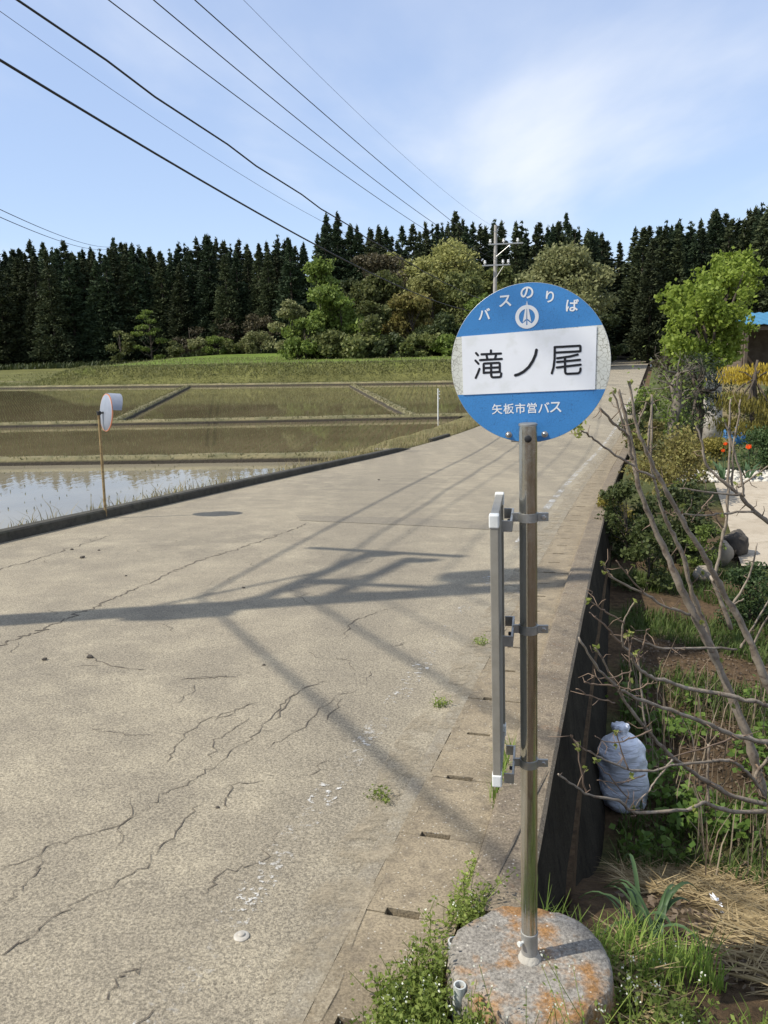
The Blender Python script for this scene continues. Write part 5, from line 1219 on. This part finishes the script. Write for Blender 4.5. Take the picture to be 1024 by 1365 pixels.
b = scatter(420, 1.2, 3.4, 3.6, 6.0, lambda x, y: x > 1.1+.12*y); V, F = blades(b, rng.uniform(.2, .6, len(b)), .004, .4, .1); tag(obj('dry_stems', (V, F), M_stick), 'upright dry brown stems under the bare shrub', 'dry stems', kind='stuff')
b = scatter(12000, .6, 4.5, 3.2, 9.5, lambda x, y: nz(x*1.1, y*1.1, 3) > -.08); V, F = blades(b, rng.uniform(.04, .16, len(b)), .005, .7, .4); tag(obj('garden_grass', (V, F), M_grass), 'short green grass patches below the bare shrub', 'grass', kind='stuff')
b = scatter(900, 1.2, 3.2, 3.9, 6.2, lambda x, y: nz(x*2.2, y*2.2, 8) > .05); b = np.repeat(b, 3, 0)+rng.normal(0, .05, (2700, 3))*[1, 1, 0]+[0, 0, .05]+rng.uniform(0, .12, (2700, 1))*[0, 0, 1]; u = runit(len(b))*[1, 1, .4]
tag(obj('leafy_weeds', quads_at(b, u*rng.uniform(.015, .04, (len(b), 1)), perp_of(u)*.02), leafmat('weed_leaf', (.08,.15,.025), (.17,.25,.05), .4)), 'bright broad leaved weeds among the dry stems', 'weeds', kind='stuff')
M_wgrass = leafmat('young_grass', (.12,.19,.03), (.26,.34,.075), .5)
b = scatter(620, .42, .95, 2.0, 2.6, lambda x, y: y < 2.6-.75*(x-.4)); V, F = blades(b, rng.uniform(.05, .15, len(b)), .0024, .5, .35); tag(obj('young_grass', (V, F), M_wgrass), 'bright young grass right of the concrete foot', 'grass', kind='stuff')
b = scatter(3600, .35, 1.9, 1.2, 2.1, lambda x, y: y < 1.70+.28*(x-.3)); V, F = blades(b, rng.uniform(.03, .09, len(b)), .0022, .6, .5); tag(obj('front_grass', (V, F), M_wgrass), 'green grass along the lower edge before the concrete foot', 'grass', kind='stuff')
b = np.array([RP(s, -.425+rng.normal(0, .008), .0) for s in np.concatenate([rng.normal(3.3, .10, 90), rng.normal(3.05, .06, 40)])]); V, F = blades(b, rng.uniform(.05, .13, len(b)), .0025, .5, .4); tag(obj('joint_grass', (V, F), M_wgrass), 'grass tuft in the joint between slabs and wall', 'grass', kind='stuff')
M_weed = leafmat('weed_green', (.15,.21,.035), (.33,.39,.10), .5); M_wflower = leafmat('white_flower', (.62,.62,.5), (.75,.75,.62), .3)
def weed_patch(name, label, base, hmin, hmax, nl, leaf, flower=.5):
    LV = []; U = []; ST = MB(); FV = []
    for p in base:
        h = rng.uniform(hmin, hmax); d = rng.normal(0, .35, 3); d[2] = 1; tip = p+d*h; mid = p+d*h*.5+rng.normal(0, .012, 3); ST.add(*tube_vf([p, mid, tip], [.0016, .0012, .0008], 3, False))
        u = rng.uniform(0.05, 1, nl)[:, None]; q = np.where(u < .5, p+(mid-p)*u*2, mid+(tip-mid)*(u-.5)*2); LV.append(q+rng.normal(0, leaf*1.3, (nl, 3)))
        if rng.uniform() < flower: FV.append(tip+rng.normal(0, .006, (5, 3)))
    LV = np.concatenate(LV); u = runit(len(LV))*[1, 1, .6]; t = thing(name, label, 'weeds', base.mean(0)); t['kind'] = 'stuff'
    obj('stems', ST, M_weed, t); obj('leaves', quads_at(LV, u*leaf*rng.uniform(.6, 1.4, (len(LV), 1)), perp_of(u)*leaf*.55), M_weed, t)
    if FV: FV = np.concatenate(FV); u = runit(len(FV)); obj('flowers', quads_at(FV, u*.003, perp_of(u)*.0028), M_wflower, t)
def patch(n, f): 
    out = []
    while len(out) < n:
        p = f(); 
        if p is not None: out.append(p)
    return np.array(out)
def left_clump():
    x, y = rng.uniform(490, 645), rng.uniform(1200, 1440); k = (x-490)/155
    if y < 1365-185*k**1.1+rng.normal(0, 14): return None
    p = onz(x, y, -.085)
    if abs(x-606) < 17 and 1240 < y < 1400: return None
    if math.hypot(p[0]-PB[0], p[1]-PB[1]) < .225: return None
    return p
weed_patch('weed_patch', 'dense flowering weeds spilling over the slabs left of the concrete foot', patch(430, left_clump), .03, .12, 14, .0085, .10)
def joint_clump():
    s = rng.uniform(2.15, 2.5); return RP(s, -.43+rng.normal(0, .02)-.05*max(0, 2.45-s), .0)
weed_patch('weed_patch', 'thin line of weeds in the joint beside the wall end', patch(40, joint_clump), .02, .08, 9, .008, .1)
def front_clump():
    x, y = rng.uniform(.12, 1.7), rng.uniform(1.2, 2.1)
    if y > 1.66+.28*max(0, x-.3): return None
    if math.hypot(x-PB[0], y-PB[1]) < .24: return None
    return np.array([x, y, gz(x, y)])
weed_patch('weed_patch', 'flowering weeds along the lower edge in front of the concrete foot', patch(800, front_clump), .03, .12, 12, .0095, .07)
def right_clump():
    x, y = rng.uniform(.55, .82), rng.uniform(1.65, 2.05)
    if math.hypot(x-PB[0], y-PB[1]) < .24: return None
    return np.array([x, y, gz(x, y)])
weed_patch('weed_patch', 'tall flowering weeds at the right side of the concrete foot', patch(110, right_clump), .04, .12, 12, .0095, .08)
# thin flower stalks standing before the foot
def stalks():
    x = rng.uniform(.15, .62); return np.array([x, 1.66+rng.uniform(-.06, .04), -.12])
weed_patch('weed_patch', 'slender white flowered stalks in front of the concrete foot', patch(34, stalks), .18, .34, 7, .006, 1.0)
for (x, y, lab) in ((585, 941, 'small weed tuft in the gutter joint, nearest the notice board foot'), (512, 1066, 'dark small weed tuft at the asphalt edge'), (641, 859, 'small weed tuft at the asphalt edge within the pole shadow')):
    p = onroad(x, y); b = p+rng.normal(0, .022, (16, 3))*[1, 1, 0]; weed_patch('weed_tuft', lab, b, .015, .05, 6, .009, 0)
# daffodil clump, each leaf its own piece
c = onz(862, 1262, -.36); c[2] = gz(c[0], c[1]); daf = thing('daffodil_plant', 'clump of flopped dark green strap leaves on the slope right of the concrete foot', 'plant', c)
M_daf = leafmat('strap_leaf', (.045,.085,.035), (.08,.13,.05), .25, .45)
for k in range(17):
    a = rng.uniform(-.9, 3.9); l_ = rng.uniform(.14, .27); d = np.array([math.cos(a), math.sin(a), 0]); sd_ = np.array([-d[1], d[0], 0]); V = []; F = []; w_ = rng.uniform(.006, .0095); b0 = c+rng.normal(0, .03, 3)*[1, 1, 0]; hh_ = rng.uniform(.5, .9)
    for i in range(9):
        u = i/8; q = b0+d*l_*u+np.array([0, 0, l_*hh_*(math.sin(u*2.6))*.75+.01]); ww = w_*(1-.75*u**3); V += [q-sd_*ww, q+sd_*ww+[0, 0, .002], q+[0, 0, -.003]]
    for i in range(8): F += [(i*3, i*3+2, i*3+5, i*3+3), (i*3+2, i*3+1, i*3+4, i*3+5)]
    obj('leaf', (V, F), M_daf, daf, smooth=True)
# small clods and pebbles on the road
M_clod = plain('dark_clod', (.06,.05,.04), (.10,.085,.065), 30, .95)
for i, (x, y, r_, lab) in enumerate(((60, 880, .018, 'small dark clod on the asphalt at the left edge'), (110, 744, .028, 'largest dark clod on the left side of the road'), (96, 733, .018, 'dark clod just left of the largest one'), (132, 734, .014, 'small clod right of the largest dark clod'), (168, 768, .012, 'tiny dark clod between the pole shadow and the clod group'),
    (325, 784, .014, 'small dark clod above the pole shadow mid road'), (120, 877, .022, 'dark clod on the left cable shadow'), (290, 1077, .008, 'tiny black clod at the crack crossing'), (352, 887, .010, 'pale brown clod in the middle of the near road'), (505, 640, .022, 'small dark clod far along the left lane'), (498, 1328, .010, 'dark clod on the gutter slab by the weeds'))):
    p = onroad(x, y); tag(obj('clod', blob_vf(p+[0, 0, r_*.4], (r_, r_*.8, r_*.5), i*2.2, 6, 9, .5), M_clod, smooth=False), lab, 'clod', 'clods on the road')
